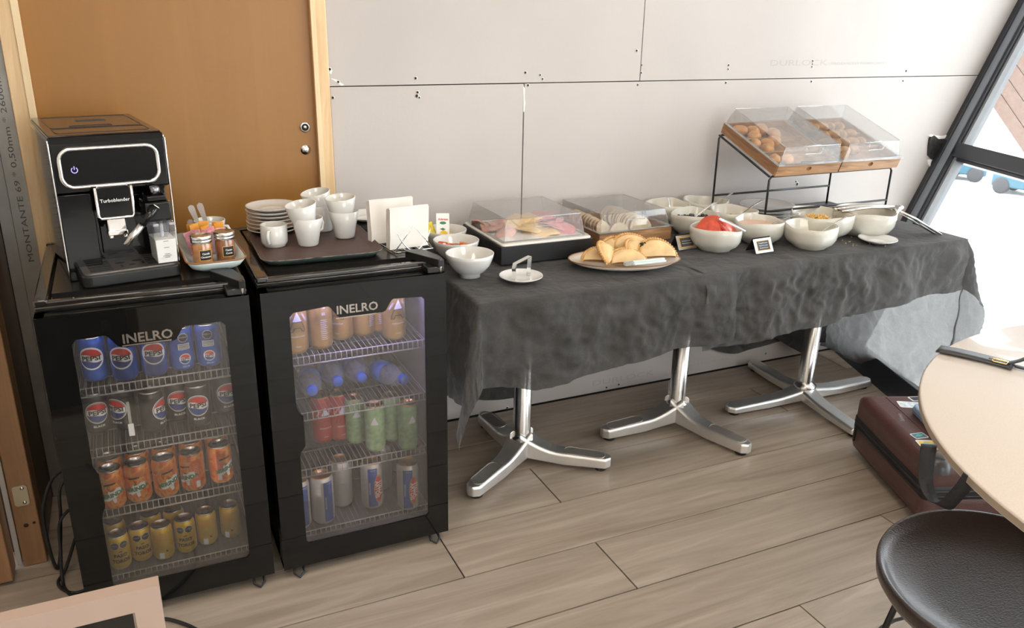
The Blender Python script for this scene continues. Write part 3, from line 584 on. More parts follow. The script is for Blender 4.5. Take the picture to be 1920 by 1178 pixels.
def bottle(label, loc, rz, tilt=0):
    t = thing('water_bottle', label, 'bottle', loc, rot=(R(90+tilt), 0, rz), group='water bottles lying on the second shelf')
    b = B(); b.lathe([(0, -.13), (.026, -.13), (.031, -.123), (.031, -.02), (.0315, .0), (.030, .02), (.022, .044), (.0125, .058), (.0125, .066)], 28); b.done('body', WAT, t)
    b = B(); b.lathe([(0, .076), (.0125, .076), (.0145, .073), (.0145, .060), (.0135, .058)], 24); b.done('cap', CAP, t)
    b = B(); b.lathe([(.0314, -.07), (.0319, -.07), (.0319, -.012), (.0314, -.012)], 28); b.done('label_sleeve', LBL, t); return t
bottle('water bottle with a blue cap, second from left, tilted leftwards', (.392, -.555, .503), R(-8), -8)
bottle('water bottle with a blue cap, third from left, lying straight', (.463, -.52, .505), R(-2), -6)
bottle('water bottle with a blue cap, second from right, lying straight', (.530, -.52, .505), R(-1), -6)
bottle('water bottle at the right end, turned askew toward the door', (.618, -.575, .500), R(15), -8)
bottle('water bottle at the left edge, only its cap side showing', (.318, -.56, .500), R(4), -6)
# ------------------------------------------------------------------ coffee machine
t = thing('coffee_machine', 'tall black coffee machine with chrome trim on the left cooler', 'coffee machine', (-.062, -.335, .8595), R(9))
hw, yf, yb, ht = .124, -.20, .20, .342
BG2 = mat('machine_gloss', (.004, .004, .0045), .10, coat=.2, spec=.35); TOPB = mat('machine_top', (.05, .03, .018), .22, coat=.3)
b = B(); b.prism([(yf+.055, .0), (yb, 0), (yb, ht-.008), (yb-.01, ht), (yf+.012, ht), (yf, ht-.014), (yf+.002, .215), (yf+.055, .20)], -hw, hw, 'x'); b.done('body', BG2, t, bevel=.003)
b = B(); b.box(-hw, -hw+.075, yf+.012, yf+.056, .0, .21, .003); b.box(-hw+.085, hw-.01, yf+.05, yf+.054, .05, .19, .002); b.done('front_door', BG2, t)
b = B(); b.box(-hw+.004, hw-.004, yf+.012, yb-.006, ht, ht+.004, .002); b.done('top_plate', TOPB, t)
b = B(); LN = mat('seam_black', (.004, .004, .004), .3)
def loop(b, pts, r=.0009): b.tube(pts, r, 5, closed=True)
loop(b, [(x, y, ht+.0042) for x, y in rrect(.205, .23, .012, 3, .0, .055)]); loop(b, [(x, y, ht+.0042) for x, y in rrect(.205, .085, .010, 3, .0, -.115)]); loop(b, [(x, y, ht+.0042) for x, y in rrect(.095, .028, .01, 3, -.01, -.035)])
b.box(-.03, .04, .085, .091, ht+.003, ht+.005); b.box(-.03, .04, .062, .068, ht+.003, ht+.005); b.done('lid_seams', LN, t)
b = B()
for s in (-1, 1): b.box(s*hw-.003*(s < 0)-.0, s*hw+.003*(s > 0)+.0, yf+.0, yf+.006, .02, ht-.012, .001); b.box(s*hw-.002, s*hw+.002, yf+.01, yb-.01, ht-.012, ht-.007)
b.done('side_trim', CHROME, t)
b = B(); ring = rrect(.212, .088, .026, 6, -.003, .272); b.tube([(x, yf-.004, z) for x, z in ring], .0048, 8, closed=True); b.done('display_bezel', CHROME, t)
b = B(); b.prism(rrect(.206, .082, .023, 6, -.003, .272), yf-.004, yf+.002, 'y'); dsp = b.done('display', mat('display_glass', (.004, .004, .005), .04, spec=.3), t)
b = B(); ICO = mat('power_icon', (.2, .2, .8), .4, emit=((.42, .38, 1), 1.6)); a0 = .6
b.tube([(-.080+.0065*sin(a), yf-.0048, .268+.0065*cos(a)) for a in [R(35+290*i/16) for i in range(17)]], .0008, 5); b.tube([(-.080, yf-.0048, .269), (-.080, yf-.0048, .277)], .0008, 5); b.done('power_icon', ICO, dsp)
b = B(); b.prism(rrect(.076, .075, .008, 4, -.008, .190), yf-.028, yf+.04, 'y'); sp = b.done('spout_head', BG2, t, bevel=.002)
b = B(); pts = [(-.047, .228), (-.047, .160), (-.042, .153), (.026, .153), (.031, .160), (.031, .228)]; b.tube([(x, yf-.029, z) for x, z in pts], .0036, 8); b.done('spout_bezel', CHROME, sp)
b = B(); b.text('Turboblender', .0115, MX((-.0075, yf-.0288, .195)) @ FRONT, bold=.0001); b.done('lettering', WHT, sp)
b = B(); b.box(-.030, .010, yf-.022, yf+.02, .118, .154, .002); b.box(-.032, .012, yf-.028, yf-.0, .110, .122, .002); b.box(-.030, -.021, yf-.026, yf-.010, .103, .112, .002); b.box(.001, .010, yf-.026, yf-.010, .103, .112, .002); b.done('coffee_nozzle', CHROME, t)
b = B(); b.M = Matrix(); b.box(.054, .112, yf-.045, yf+.03, .138, .184, .004); b.box(.062, .106, yf-.036, yf+.02, .184, .198, .003); b.done('milk_lid', BG2, t)
b = B(); b.lathe([(0, .022), (.010, .022), (.0125, .019), (.0125, 0), (0, 0)], 20, .084, yf-.018); [setattr(v, 'co', v.co+Vector((0, 0, .196))) for v in b.bm.verts]; b.done('milk_knob', mat('dark_chrome', (.25, .25, .26), .2, 1), t)
b = B(); p0 = Vector((.078, yf-.052, .176)); p1 = Vector((.040, yf-.060, .138)); p2 = Vector((-.004, yf-.066, .094)); b.tube([p0, p1], .0095, 14); arm = b.done('milk_spout', BG2, t)
b = B(); b.tube([p1, p2], .0078, 14); b.done('spout_sleeve', STEEL, arm)
b = B(); b.lathe([(0, .001), (.010, 0), (.010, -.002)], 16); b.bm.transform(Matrix.Translation(p0) @ (p0-p1).to_track_quat('Z', 'Y').to_matrix().to_4x4()); b.done('spout_cap', STEEL, arm)
# milk jug: clear walls, milk inside
def tap(w0, w1, z0, z1, y0, y1, b, cx): 
    b.add([(cx-w0, y0, z0), (cx+w0, y0, z0), (cx+w0, y1, z0), (cx-w0, y1, z0), (cx-w1, y0-.001, z1), (cx+w1, y0-.001, z1), (cx+w1, y1, z1), (cx-w1, y1, z1)], [(0, 1, 5, 4), (1, 2, 6, 5), (2, 3, 7, 6), (3, 0, 4, 7), (0, 3, 2, 1), (4, 5, 6, 7)])
b = B(); tap(.0235, .0260, .036, .137, yf-.068, yf+.01, b, .086); jug = b.done('milk_jug', clear('jug_plastic', (.93, .94, .97), .03, fac=.06, haze=.03, hazecol=(.8, .85, .95)), t, bevel=.003)
b = B(); tap(.0218, .0232, .039, .096, yf-.066, yf+.008, b, .086); b.done('milk', mat('milk', (.86, .83, .75), .3), jug)
b = B()
for z in (.052, .060, .076, .092, .104, .118): b.box(.080, .092, yf-.0695, yf-.0690, z, z+.0012)
b.box(.076, .096, yf-.0695, yf-.0690, .056, .057)
b.done('jug_marks', mat('mark_grey', (.15, .15, .15), .6), jug)
b = B(); b.tube([(.086, yf-.035, .05), (.086, yf-.035, .136)], .0045, 8); b.box(.0615, .074, yf-.070, yf-.04, .130, .137, .002); b.box(.098, .1105, yf-.070, yf-.04, .130, .137, .002); b.done('jug_straw', clear('straw', (.75, .8, .88), .1, fac=.1, haze=.35), jug)
b = B(); b.prism(rrect(.222, .15, .02, 5, .005, -.195), .002, .030, 'z'); dt = b.done('drip_tray', BLACKP, t, bevel=.003)
b = B(); b.prism(rrect(.212, .120, .016, 5, .005, -.200), .030, .0335, 'z'); dg = b.done('drip_grid', mat('dark_steel', (.22, .19, .165), .32, .8), dt)
b = B()
for i in range(6):
    y = -.247+i*.016; b.box(-.085, -.035, y, y+.006, .0332, .0345); b.box(.045, .104, y, y+.006, .0332, .0345)
for x, y, rx in ((-.012, -.195, .0115), (.012, -.222, .008), (.028, -.190, .0115)): b.prism([(x+rx*cos(a), y+rx*.55*sin(a)) for a in [i*pi/8 for i in range(16)]], .0330, .0340, 'z')
b.prism([(-.016, -.235), (-.010, -.235), (-.010, -.215), (-.016, -.215)], .033, .034, 'z'); b.prism([(.034, -.225), (.040, -.225), (.040, -.205), (.034, -.205)], .033, .034, 'z'); b.done('grid_slots', LN, dg)
B().box(-hw+.005, hw-.005, yf+.05, yb-.01, -.0, .004).done('base', BLACKM, t)
# ------------------------------------------------------------------ things on the left cooler
TOPZ = .8595
def dish(name, label, cat, loc, rz, pts_top, pts_bot, hgt, mm, parent_group=None):
    """shallow rounded dish with a coloured rim: outlines at rim and base, as lists of 2D points of equal length"""
    t = thing(name, label, cat, loc, rz); n = len(pts_top); b = B()
    def lv(k): 
        w_, z = k; return [(pts_bot[i][0]+(pts_top[i][0]-pts_bot[i][0])*w_, pts_bot[i][1]+(pts_top[i][1]-pts_bot[i][1])*w_, z) for i in range(n)]
    ring = lambda L: [b.bm.verts.new(p) for p in L]
    L = [lv((0, 0)), lv((.55, hgt*.35)), lv((1, hgt)), lv((.93, hgt)), lv((.5, hgt*.45)), lv((.0, .005)), ]
    Rg = [ring(x) for x in L]
    for k in range(len(Rg)-1):
        for i in range(n):
            fc = b.bm.faces.new([Rg[k][i], Rg[k][(i+1) % n], Rg[k+1][(i+1) % n], Rg[k+1][i]]); fc.smooth = True; fc.material_index = 0
    b.bm.faces.new(Rg[0][::-1]); b.bm.faces.new(Rg[-1]); b.done('bowl', mm, t)
    b = B(); b.tube([(x*1.0, y*1.0, hgt) for x, y, z in lv((.985, hgt))], .0022, 6, closed=True); b.done('rim', RIMBR, t); return t
DZ = (.172, -.440)
dish('serving_dish', 'long white rectangular dish with a brown rim on the left cooler', 'dish', (DZ[0], DZ[1], TOPZ), R(2), rrect(.145, .335, .03, 5), rrect(.09, .26, .03, 5), .034, GREYC)
def cupmesh(b, r1, r0, h, th=.003, n=36, foot=.0):
    b.lathe([(0, .002), (r0*.8, .002), (r0*.86, 0), (r0, .0), (r0+.002, .004), (r0+(r1-r0)*.5, h*.5), (r1, h), (r1-th*.4, h+.0008), (r1-th, h), (r0+(r1-r0)*.5-th, h*.5), (r0-th, .007), (0, .005)], n); return b
def handle(b, ang, r, z0, z1, d=.022, th=.0042):
    P = [(r-.002, z1), (r+d*.7, z1+.001), (r+d, z1-(z1-z0)*.35), (r+d*.8, z0+(z1-z0)*.15), (r-.003, z0)]
    b.tube([(p*cos(ang), p*sin(ang), z) for p, z in P], th, 8)
t = thing('cup', 'white cup holding wooden stirrers and foil sticks at the back of the dish', 'cup', (.190, -.325, TOPZ+.006)); cupmesh(B(), .042, .030, .07).done('body', WHITEC, t); b = B(); handle(b, R(-35), .038, .02, .055); b.done('handle', WHITEC, t)
SPO = mat('matte_steel', (.62, .57, .52), .35, .7)
for i, (x, y, a, bb, L, lb) in enumerate([(-.014, .0, -16, 4, .115, 'silver-grey stirring spoon, left of the two upright in the white cup'), (.004, .004, -13, 6, .118, 'silver-grey stirring spoon, right of the two upright in the white cup'), (-.022, -.012, -24, 2, .078, 'shorter spoon leaning at the left rim of the white cup')]):
    b = B(); b.M = MX((.190+x, -.325+y, TOPZ+.012), (R(bb), R(a), 0)); b.prism([(.0045*.8, 0), (.0055, L*.6), (.0085, L*.9), (.0075, L*.97), (0, L+.001), (-.0075, L*.97), (-.0085, L*.9), (-.0055, L*.6), (-.0045*.8, 0)], -.001, .001, 'y')
    tag(b.done('stirring_spoon', SPO), lb, 'spoon')
t = thing('sachet_holder', 'clear upright holder packed with orange and pink sweetener sachets', 'holder', (.178, -.405, TOPZ+.006), R(3))
b = B()
for q in ((-.045, .045, -.026, -.024), (-.045, .045, .024, .026), (-.045, -.043, -.026, .026), (.043, .045, -.026, .026)): b.box(q[0], q[1], q[2], q[3], 0, .062)
b.box(-.045, .045, -.026, .026, 0, .003); b.done('holder', clear('holder_clear', (.9, .9, .9), .05, fac=.08, haze=.15), t)
ORS = mat('orange_sachet', (.72, .32, .04), .5); PKS = mat('pink_sachet', (.82, .36, .42), .5, noise_s=90, noise_a=.25)
for i in range(16):
    pk = i < 9; j = i if pk else i-9
    x = (-.038+.0095*j) if pk else (-.036+.012*j); y = (-.014 if j % 2 else -.006) if pk else (.010 if j % 2 else .017); L = .064 if pk else .074
    b = B(); b.M = MX((.178+x, -.405+y, TOPZ+.009), (R(random.uniform(-7, 7)), R(random.uniform(-20, 20)), R(random.uniform(-25, 25)))); b.box(-.0125, .0125, -.0012, .0012, 0, L+random.uniform(-.004, .006), .001, 1)
    tag(b.done('sweetener_sachet', PKS if pk else ORS), ('pink sweetener sachet, %s from the left in the front row of the holder' % ORD[j] if pk else 'orange sweetener sachet, %s from the left in the back row of the holder' % ORD[j]), 'sachet', 'pink sachets' if pk else 'orange sachets')
for x, y, c, words, lb in ((.150, -.517, (.42, .17, .05), ('Canela', 'Cinnamon'), 'glass shaker of light brown cinnamon with a steel lid'), (.208, -.498, (.25, .09, .035), ('Cacao', 'Cocoa'), 'glass shaker of dark cocoa powder with a steel lid')):
    t = thing('shaker_jar', lb, 'jar', (x, y, TOPZ+.006), R(6))
    b = B(); b.lathe([(0, 0), (.022, 0), (.0245, .003), (.0245, .052), (.022, .057), (.022, .060)], 32); b.done('glass', mat('spice_glass_%d' % (c[0]*100), c, .18, noise_s=30, noise_a=.3, coat=1), t)
    b = B(); b.lathe([(.0225, .058), (.026, .059), (.0262, .066), (.0255, .067), (.0262, .068), (.0262, .077), (.024, .0785), (.006, .0785)], 36); b.lathe([(.0058, .0785), (.0, .078)], 12); b.done('lid', STEEL, t)
    b = B(); b.poly([(.003, .003), (.018, .006), (.017, -.006)]); b.bm.transform(Matrix.Translation((0, 0, .0788))); b.poly([(0, 0), (.0, 0), (0, 0)]) if 0 else None; b.done('shaker_holes', mat('hole_brown', (.12, .06, .03), .6), t)
    b = B(); u = .004; b.mi = 0; b.poly([(u-.016, .015), (u+.016, .015), (u+.016, .043), (u-.016, .043)], (.0245, .0003)); b.mi = 1; b.poly([(u-.0145, .0165), (u+.0145, .0165), (u+.0145, .0415), (u-.0145, .0415)], (.0245, .0005))
    b.mi = 2; b.text(words[0], .0068, MX((u, .033, 0)), wrap=(.0245, .0008), bold=.0002); b.text(words[1], .0062, MX((u, .0245, 0)), wrap=(.0245, .0008), bold=.0002); b.done('label', [mat('label_gold', (.65, .36, .06), .4), BLK, WHT], t, recalc=False)
# ------------------------------------------------------------------ tray with cups on the right cooler
t = thing('serving_tray', 'brown plastic tray with a worn rim on the right cooler', 'tray', (.450, -.430, .8605), R(-1))
n = 44; o_ = rrect(.325, .345, .045, 10); i_ = rrect(.285, .305, .035, 10)
b = B(); b.M = Matrix(); rings = [[(x, y, 0) for x, y in rrect(.29, .31, .035, 10)], [(x, y, .016) for x, y in o_], [(x*.992, y*.992, .0175) for x, y in o_], [(x, y, .004) for x, y in i_]]
V = [[b.bm.verts.new(p) for p in r_] for r_ in rings]; m_ = len(V[0])
for k in range(3):
    for i in range(m_):
        fc = b.bm.faces.new([V[k][i], V[k][(i+1) % m_], V[k+1][(i+1) % m_], V[k+1][i]]); fc.smooth = True; fc.material_index = 1 if k == 0 else 0
b.bm.faces.new(V[0][::-1]).material_index = 1; b.bm.faces.new(V[3])
b.done('tray', [mat('tray_brown', (.075, .042, .035), .5, noise_s=40, noise_a=.12, bump=.1, bump_s=200), mat('tray_underside', (.03, .045, .04), .4)], t)
b = B(); b.tube([(x*.996, y*.996, .0172) for x, y in o_], .0012, 5, closed=True); b.done('worn_rim', mat('worn_edge', (.13, .12, .105), .6, noise_s=60, noise_a=1), t)
TZ = .8655
def saucer_prof(r, h=.016): return [(0, .002), (r*.42, .002), (r*.48, 0), (r*.56, .001), (r*.8, h*.55), (r, h), (r*.995, h+.0022), (r*.96, h+.001), (r*.78, h*.72), (r*.50, .0052), (r*.44, .0065), (r*.40, .0045), (0, .0045)]
sb = B().lathe(saucer_prof(.075), 48); s0 = sb.done('saucer', WHITEC, loc=(.372, -.245, TZ)); tag(s0, 'white saucer at the bottom of the stack on the tray', 'saucer', 'stacked white saucers')
nm = ['second', 'third', 'fourth', 'fifth', 'sixth']
for i in range(1, 7):
    c = s0.copy(); COL.objects.link(c); c.location = (.372+random.uniform(-.002, .002), -.245, TZ+.0108*i); c['label'] = 'white saucer, %s from the bottom of the stack' % nm[i-1] if i < 6 else 'topmost white saucer of the stack, its ring well showing'
t = thing('coffee_cup', 'small white straight cup with its handle toward the camera', 'cup', (.350, -.395, TZ), 0)
b = B(); r_ = .0365; b.lathe([(0, .002), (.026, .002), (.028, 0), (.030, 0), (.031, .004), (.0345, .008), (r_, .014), (r_, .060), (r_-.0015, .0613), (r_-.003, .060), (r_-.003, .014), (.025, .007), (0, .006)], 40); b.done('body', WHITEC, t); b = B(); handle(b, R(-118), .035, .014, .048, .018, .0045); b.done('handle', WHITEC, t)
def cone(loc, label, rot=(0, 0, 0), hdl=None):
    t = thing('coffee_cup', label, 'cup', loc, rot=rot); cupmesh(B(), .0435, .0265, .078).done('body', GREYC if 0 else WHITEC, t)
    if hdl is not None: b = B(); handle(b, R(hdl), .040, .030, .064, .017, .004); b.done('handle', WHITEC, t)
    return t
cone((.438, -.420, TZ), 'white tapered cup, lower one of the front left pair', hdl=30)
cone((.434, -.418, TZ+.040), 'white tapered cup tilted in the front left pair, upper one', (R(3), R(-9), 0), hdl=100)
cone((.553, -.372, TZ), 'white tapered cup, lower one of the front right pair', hdl=60)
cone((.551, -.370, TZ+.040), 'white tapered cup nested in the front right pair, upper one', (R(3), R(-5), 0), hdl=80)
cone((.512, -.272, TZ), 'white tapered cup, lower one of the rear pair', hdl=60)
cone((.508, -.270, TZ+.040), 'white tapered cup tilted at the top of the rear pair', (R(3), R(-10), 0), hdl=90)
t = tag(B().prism(rrect(.13, .13, .01, 3), 0, .012, 'z').done('folded_cloth', BLACKM, loc=(.668, -.215, .8595)), 'small black mat under the white saucer behind the napkins', 'mat')
c = s0.copy(); COL.objects.link(c); c.location = (.668, -.215, .872); c['label'] = 'white saucer on a black mat behind the napkin holder'; c['group'] = 'single saucers'
# napkins and wire holder
def napkins(loc, rz, n, label, w, h, lean):
    t = thing('napkin_stack', label, 'napkins', loc, rot=(R(lean), 0, rz))
    for i in range(n):
        b = B(); y0 = i*.0045; ph = random.random()*9
        wv = lambda x, z: .0016*sin(x*70+ph)*(z/h)+.0022*noise.noise(Vector((x*30, z*30, ph)))
        hh = h-(.0015*i if i else .004)+random.uniform(-.001, .001)
        b.grid(12, 12, lambda u, v: (w*(u-.5), y0+wv(w*(u-.5), h*v), hh*v)); b.grid(12, 12, lambda u, v: (w*(u-.5), y0+.0036+wv(w*(u-.5), h*v), hh*v)); bmesh.ops.recalc_face_normals(b.bm, faces=b.bm.faces)
        for v0 in (-.5, .5): b.grid(2, 12, lambda u, v: (w*v0, y0+.0036*u+wv(w*v0, h*v), hh*v))
        b.grid(12, 2, lambda u, v: (w*(u-.5), y0+.0036*v+wv(w*(u-.5), h), hh))
        b.done('napkin', PAPER, t)
napkins((.690, -.552, .866), R(7), 6, 'front stack of white paper napkins in the wire holder', .116, .118, 4)
napkins((.668, -.478, .866), R(5), 7, 'rear stack of white paper napkins, leaning back in the wire holder', .130, .126, -5)
t = thing('napkin_holder', 'chrome wire napkin holder with bent triangle and hoop ends', 'napkin holder', (.690, -.520, .8620), R(6))
for y in (-.052, .002, .066):
    b = B(); b.tube([(-.055, y, .004), (-.0, y-.006, .072), (.056, y, .004)], .0016, 6); b.tube([(-.05+.0, y-.006, .058)]+[(-.05+.10*i/12, y-.008, .058-.056*sin(pi*i/12)**.8) for i in range(1, 12)]+[(.05, y-.006, .058)], .0016, 6)
    for s in (-1, 1): b.lathe([(0, -.003), (.003, 0), (0, .003)], 8); [setattr(v, 'co', v.co+Vector((s*.05, y-.006, .060))) for v in b.bm.verts[-10:]] if 0 else None
    b.done('wire_end', CHROME, t)
b = B(); b.tube([(-.055, -.06, .002), (.055, -.06, .002), (.058, .07, .002), (-.058, .07, .002)], .0018, 6, closed=True); b.tube([(-.02, -.055, .002), (-.02, .07, .002)], .0016, 6); b.tube([(.02, -.055, .002), (.02, .07, .002)], .0016, 6); b.done('wire_base', CHROME, t)
# ------------------------------------------------------------------ buffet tables
TT = .728
def ptable(x, y, angs, L, label, flat=False, w=.64, d=.66):
    t = thing('pedestal_table', label, 'table', (x, y, 0), 0, 'pedestal tables of the buffet')
    B().box(-w/2, w/2, -d/2, d/2, TT-.028, TT, .004).done('tabletop', mat('laminate', (.30, .26, .22), .5), t)
    b = B(); b.lathe([(0, .08), (.040, .08), (.040, .10), (.0335, .104), (.031, .112), (.031, .69), (.0, .69)] if not flat else [(0, .06), (.044, .06), (.046, .078), (.036, .086), (.031, .10), (.031, .69), (0, .69)], 36); b.done('column', STEEL, t)
    b = B(); b.box(-.12, .12, -.12, .12, .685, TT-.028); b.done('mounting_plate', BLACKM, t)
    hb = .122 if not flat else .076
    for a, l in zip(angs, L if isinstance(L, (list, tuple)) else [L]*9):
        b = B(); m = 18; tip = l
        def sec(u):
            x_ = u*tip; k = max(0, 1-u/.42); ht = (.066+(hb-.066)*k**1.8) if not flat else (.054+(hb-.054)*k**1.5); ht -= .016*u
            wd = (.036-.008*u+.012*k**2) if not flat else (.033+.008*k**2); bot = .014+ (.022*max(0, 1-u/.5)**1.2 if not flat else .012*max(0, 1-u/.5))
            if u > .93: e = math.sqrt(max(0, 1-((u-.93)/.07)**2)); wd *= .35+.65*e
            return x_, wd, bot, ht
        rg = []
        for i in range(m+1):
            x_, wd, bo, tp = sec(i/m); rg.append([b.bm.verts.new((x_, yy, zz)) for yy, zz in ((-wd, bo), (-wd*.98, tp-.008), (-wd*.80, tp), (wd*.80, tp), (wd*.98, tp-.008), (wd, bo))])
        for p, q in zip(rg, rg[1:]):
            for i in range(6): fc = b.bm.faces.new([p[i], p[(i+1) % 6], q[(i+1) % 6], q[i]]); fc.smooth = False
        b.bm.faces.new(rg[0]); b.bm.faces.new(rg[-1][::-1]); b.bm.transform(Matrix.Rotation(a, 4, 'Z')); lg = b.done('leg', ALU, t, bevel=.0035)
        if not flat:
            b = B(); s0_, s1_ = .48, .93; z = lambda u: sec(u)[3]+.0006
            for q in range(7):
                y_ = -.018+.006*q; b.add([(s0_*tip, y_-.0016, z(s0_)), (s0_*tip, y_+.0016, z(s0_)), (s1_*tip-.01, y_+.0016, z(s1_)), (s1_*tip-.01, y_-.0016, z(s1_)), ], [(0, 1, 2, 3)])
                b.add([(s0_*tip, y_-.0004, z(s0_)+.0018), (s0_*tip, y_+.0004, z(s0_)+.0018), (s1_*tip-.01, y_+.0004, z(s1_)+.0018), (s1_*tip-.01, y_-.0004, z(s1_)+.0018)], [(0, 1, 2, 3)])
            rr = [(s0_*tip+.02+.0*0, 0)]; pts = rrect((s1_-s0_)*tip, .050, .024, 6, (s0_+s1_)/2*tip, 0); b.tube([(x_, y_, z(x_/tip)+.0006) for x_, y_ in pts], .0016, 5, closed=True)
            b.bm.transform(Matrix.Rotation(a, 4, 'Z')); b.done('foot_pad', mat('pad_dull_steel', (.42, .39, .36), .4, .6), lg)
        b = B(); b.lathe([(0, 0), (.020, 0), (.022, .004), (.020, .016), (.010, .024), (0, .024)], 18, (tip-.035)*cos(a), (tip-.035)*sin(a)); b.done('glide', RUBBER, lg)
    return t
ptable(1.140, -.375, [R(-35), R(-147), R(93)], .315, 'pedestal table with a three-legged base, nearest the coolers', w=.60)
ptable(1.805, -.360, [R(180), R(-72), R(55)], .33, 'pedestal table with a three-legged base in the middle of the buffet', w=.56)
ptable(2.415, -.395, [R(176), R(-95), R(2), R(84)], [.37, .34, .38, .37], 'pedestal table with a flat four-legged base, nearest the window', True, w=.62, d=.58)
# ------------------------------------------------------------------ tablecloths
def clothmat(name, col, trans):
    m = bpy.data.materials.new(name); m.use_nodes = True; nt = m.node_tree; b = nt.nodes['Principled BSDF']; b.inputs['Roughness'].default_value = .72; b.inputs['Sheen Weight'].default_value = .15; b.inputs['Specular IOR Level'].default_value = .3
    tc = nt.nodes.new('ShaderNodeTexCoord'); n = nt.nodes.new('ShaderNodeTexNoise'); n.inputs['Scale'].default_value = 9; n.inputs['Detail'].default_value = 6; n.inputs['Roughness'].default_value = .6
    n2 = nt.nodes.new('ShaderNodeTexNoise'); n2.inputs['Scale'].default_value = 220; n2.inputs['Detail'].default_value = 3
    v = nt.nodes.new('ShaderNodeTexVoronoi'); v.feature = 'DISTANCE_TO_EDGE'; v.inputs['Scale'].default_value = 17; n3 = nt.nodes.new('ShaderNodeTexNoise'); n3.inputs['Scale'].default_value = 6; n3.inputs['Detail'].default_value = 3
    for q in (n, n2, n3): nt.links.new(tc.outputs['Object'], q.inputs['Vector'])
    vm = nt.nodes.new('ShaderNodeVectorMath'); vm.operation = 'MULTIPLY_ADD'; vm.inputs[1].default_value = (.14, .14, .14); nt.links.new(n3.outputs['Color'], vm.inputs[0]); nt.links.new(tc.outputs['Object'], vm.inputs[2]); nt.links.new(vm.outputs[0], v.inputs['Vector'])
    mr = nt.nodes.new('ShaderNodeMapRange'); mr.inputs[2].default_value = .22; nt.links.new(v.outputs['Distance'], mr.inputs[0])
    mx = nt.nodes.new('ShaderNodeMix'); mx.data_type = 'RGBA'; mx.inputs[6].default_value = tuple(c*.72 for c in col)+(1,); mx.inputs[7].default_value = tuple(c*1.3 for c in col)+(1,)
    ad = nt.nodes.new('ShaderNodeMath'); ad.operation = 'MULTIPLY_ADD'; ad.inputs[1].default_value = .45; nt.links.new(n2.outputs['Fac'], ad.inputs[0]); nt.links.new(n.outputs['Fac'], ad.inputs[2])
    m2 = nt.nodes.new('ShaderNodeMapRange'); m2.inputs[1].default_value = .5; m2.inputs[2].default_value = .95; nt.links.new(ad.outputs[0], m2.inputs[0]); nt.links.new(m2.outputs[0], mx.inputs[0]); nt.links.new(mx.outputs[2], b.inputs['Base Color'])
    n4 = nt.nodes.new('ShaderNodeTexNoise'); n4.noise_type = 'RIDGED_MULTIFRACTAL'; n4.inputs['Scale'].default_value = 7; n4.inputs['Detail'].default_value = 4; n4.inputs['Distortion'].default_value = .5; nt.links.new(vm.outputs[0], n4.inputs['Vector'])
    b0 = nt.nodes.new('ShaderNodeBump'); b0.inputs['Strength'].default_value = 1.0; b0.inputs['Distance'].default_value = .016; nt.links.new(n4.outputs['Fac'], b0.inputs['Height'])
    b1 = nt.nodes.new('ShaderNodeBump'); nt.links.new(b0.outputs[0], b1.inputs['Normal']); b1.inputs['Strength'].default_value = .25; b1.inputs['Distance'].default_value = .006; nt.links.new(mr.outputs[0], b1.inputs['Height'])
    b2 = nt.nodes.new('ShaderNodeBump'); b2.inputs['Strength'].default_value = .6; b2.inputs['Distance'].default_value = .012; nt.links.new(n.outputs['Fac'], b2.inputs['Height']); nt.links.new(b1.outputs[0], b2.inputs['Normal']); nt.links.new(b2.outputs[0], b.inputs['Normal'])
    if trans:
        o = nt.nodes['Material Output']; tr = nt.nodes.new('ShaderNodeBsdfTranslucent'); nt.links.new(mx.outputs[2], tr.inputs[0]); tp = nt.nodes.new('ShaderNodeBsdfTransparent')
        g = nt.nodes.new('ShaderNodeGamma'); g.inputs[1].default_value = .5; nt.links.new(mx.outputs[2], g.inputs[0]); nt.links.new(g.outputs[0], tr.inputs[0])
        s1 = nt.nodes.new('ShaderNodeMixShader'); s1.inputs[0].default_value = trans; nt.links.new(b.outputs[0], s1.inputs[1]); nt.links.new(tr.outputs[0], s1.inputs[2])
        s2 = nt.nodes.new('ShaderNodeMixShader'); s2.inputs[0].default_value = .06; nt.links.new(s1.outputs[0], s2.inputs[1]); nt.links.new(tp.outputs[0], s2.inputs[2]); nt.links.new(s2.outputs[0], o.inputs[0])
    return m
CL = clothmat('grey_nonwoven', (.066, .063, .061), .34)
def crease(x, z, s=0):
    n = noise.noise(Vector((x*5+s, z*6, 1.3)))*.5+noise.noise(Vector((x*13+s, z*15, 4.1)))*.35
    r_ = abs(noise.noise(Vector((x*9+s+2, z*7, 7.7)))); r2 = abs(noise.noise(Vector((x*21+s, z*19+x*8, 2.2))))
    fo = abs(noise.noise(Vector((x*4+z*3.2+s, z*2-x, 9.1))))
    r3 = abs(noise.noise(Vector((x*36+s, z*30-x*6, 5.2)))); r4 = abs(noise.noise(Vector((x*15-z*9, z*22+x*5+s, 3.7))))
    return n+(.25-r_)*.9+(.2-r2)*.7+(.22-fo)*1.5+(.2-r3)*.30+(.2-r4)*.6
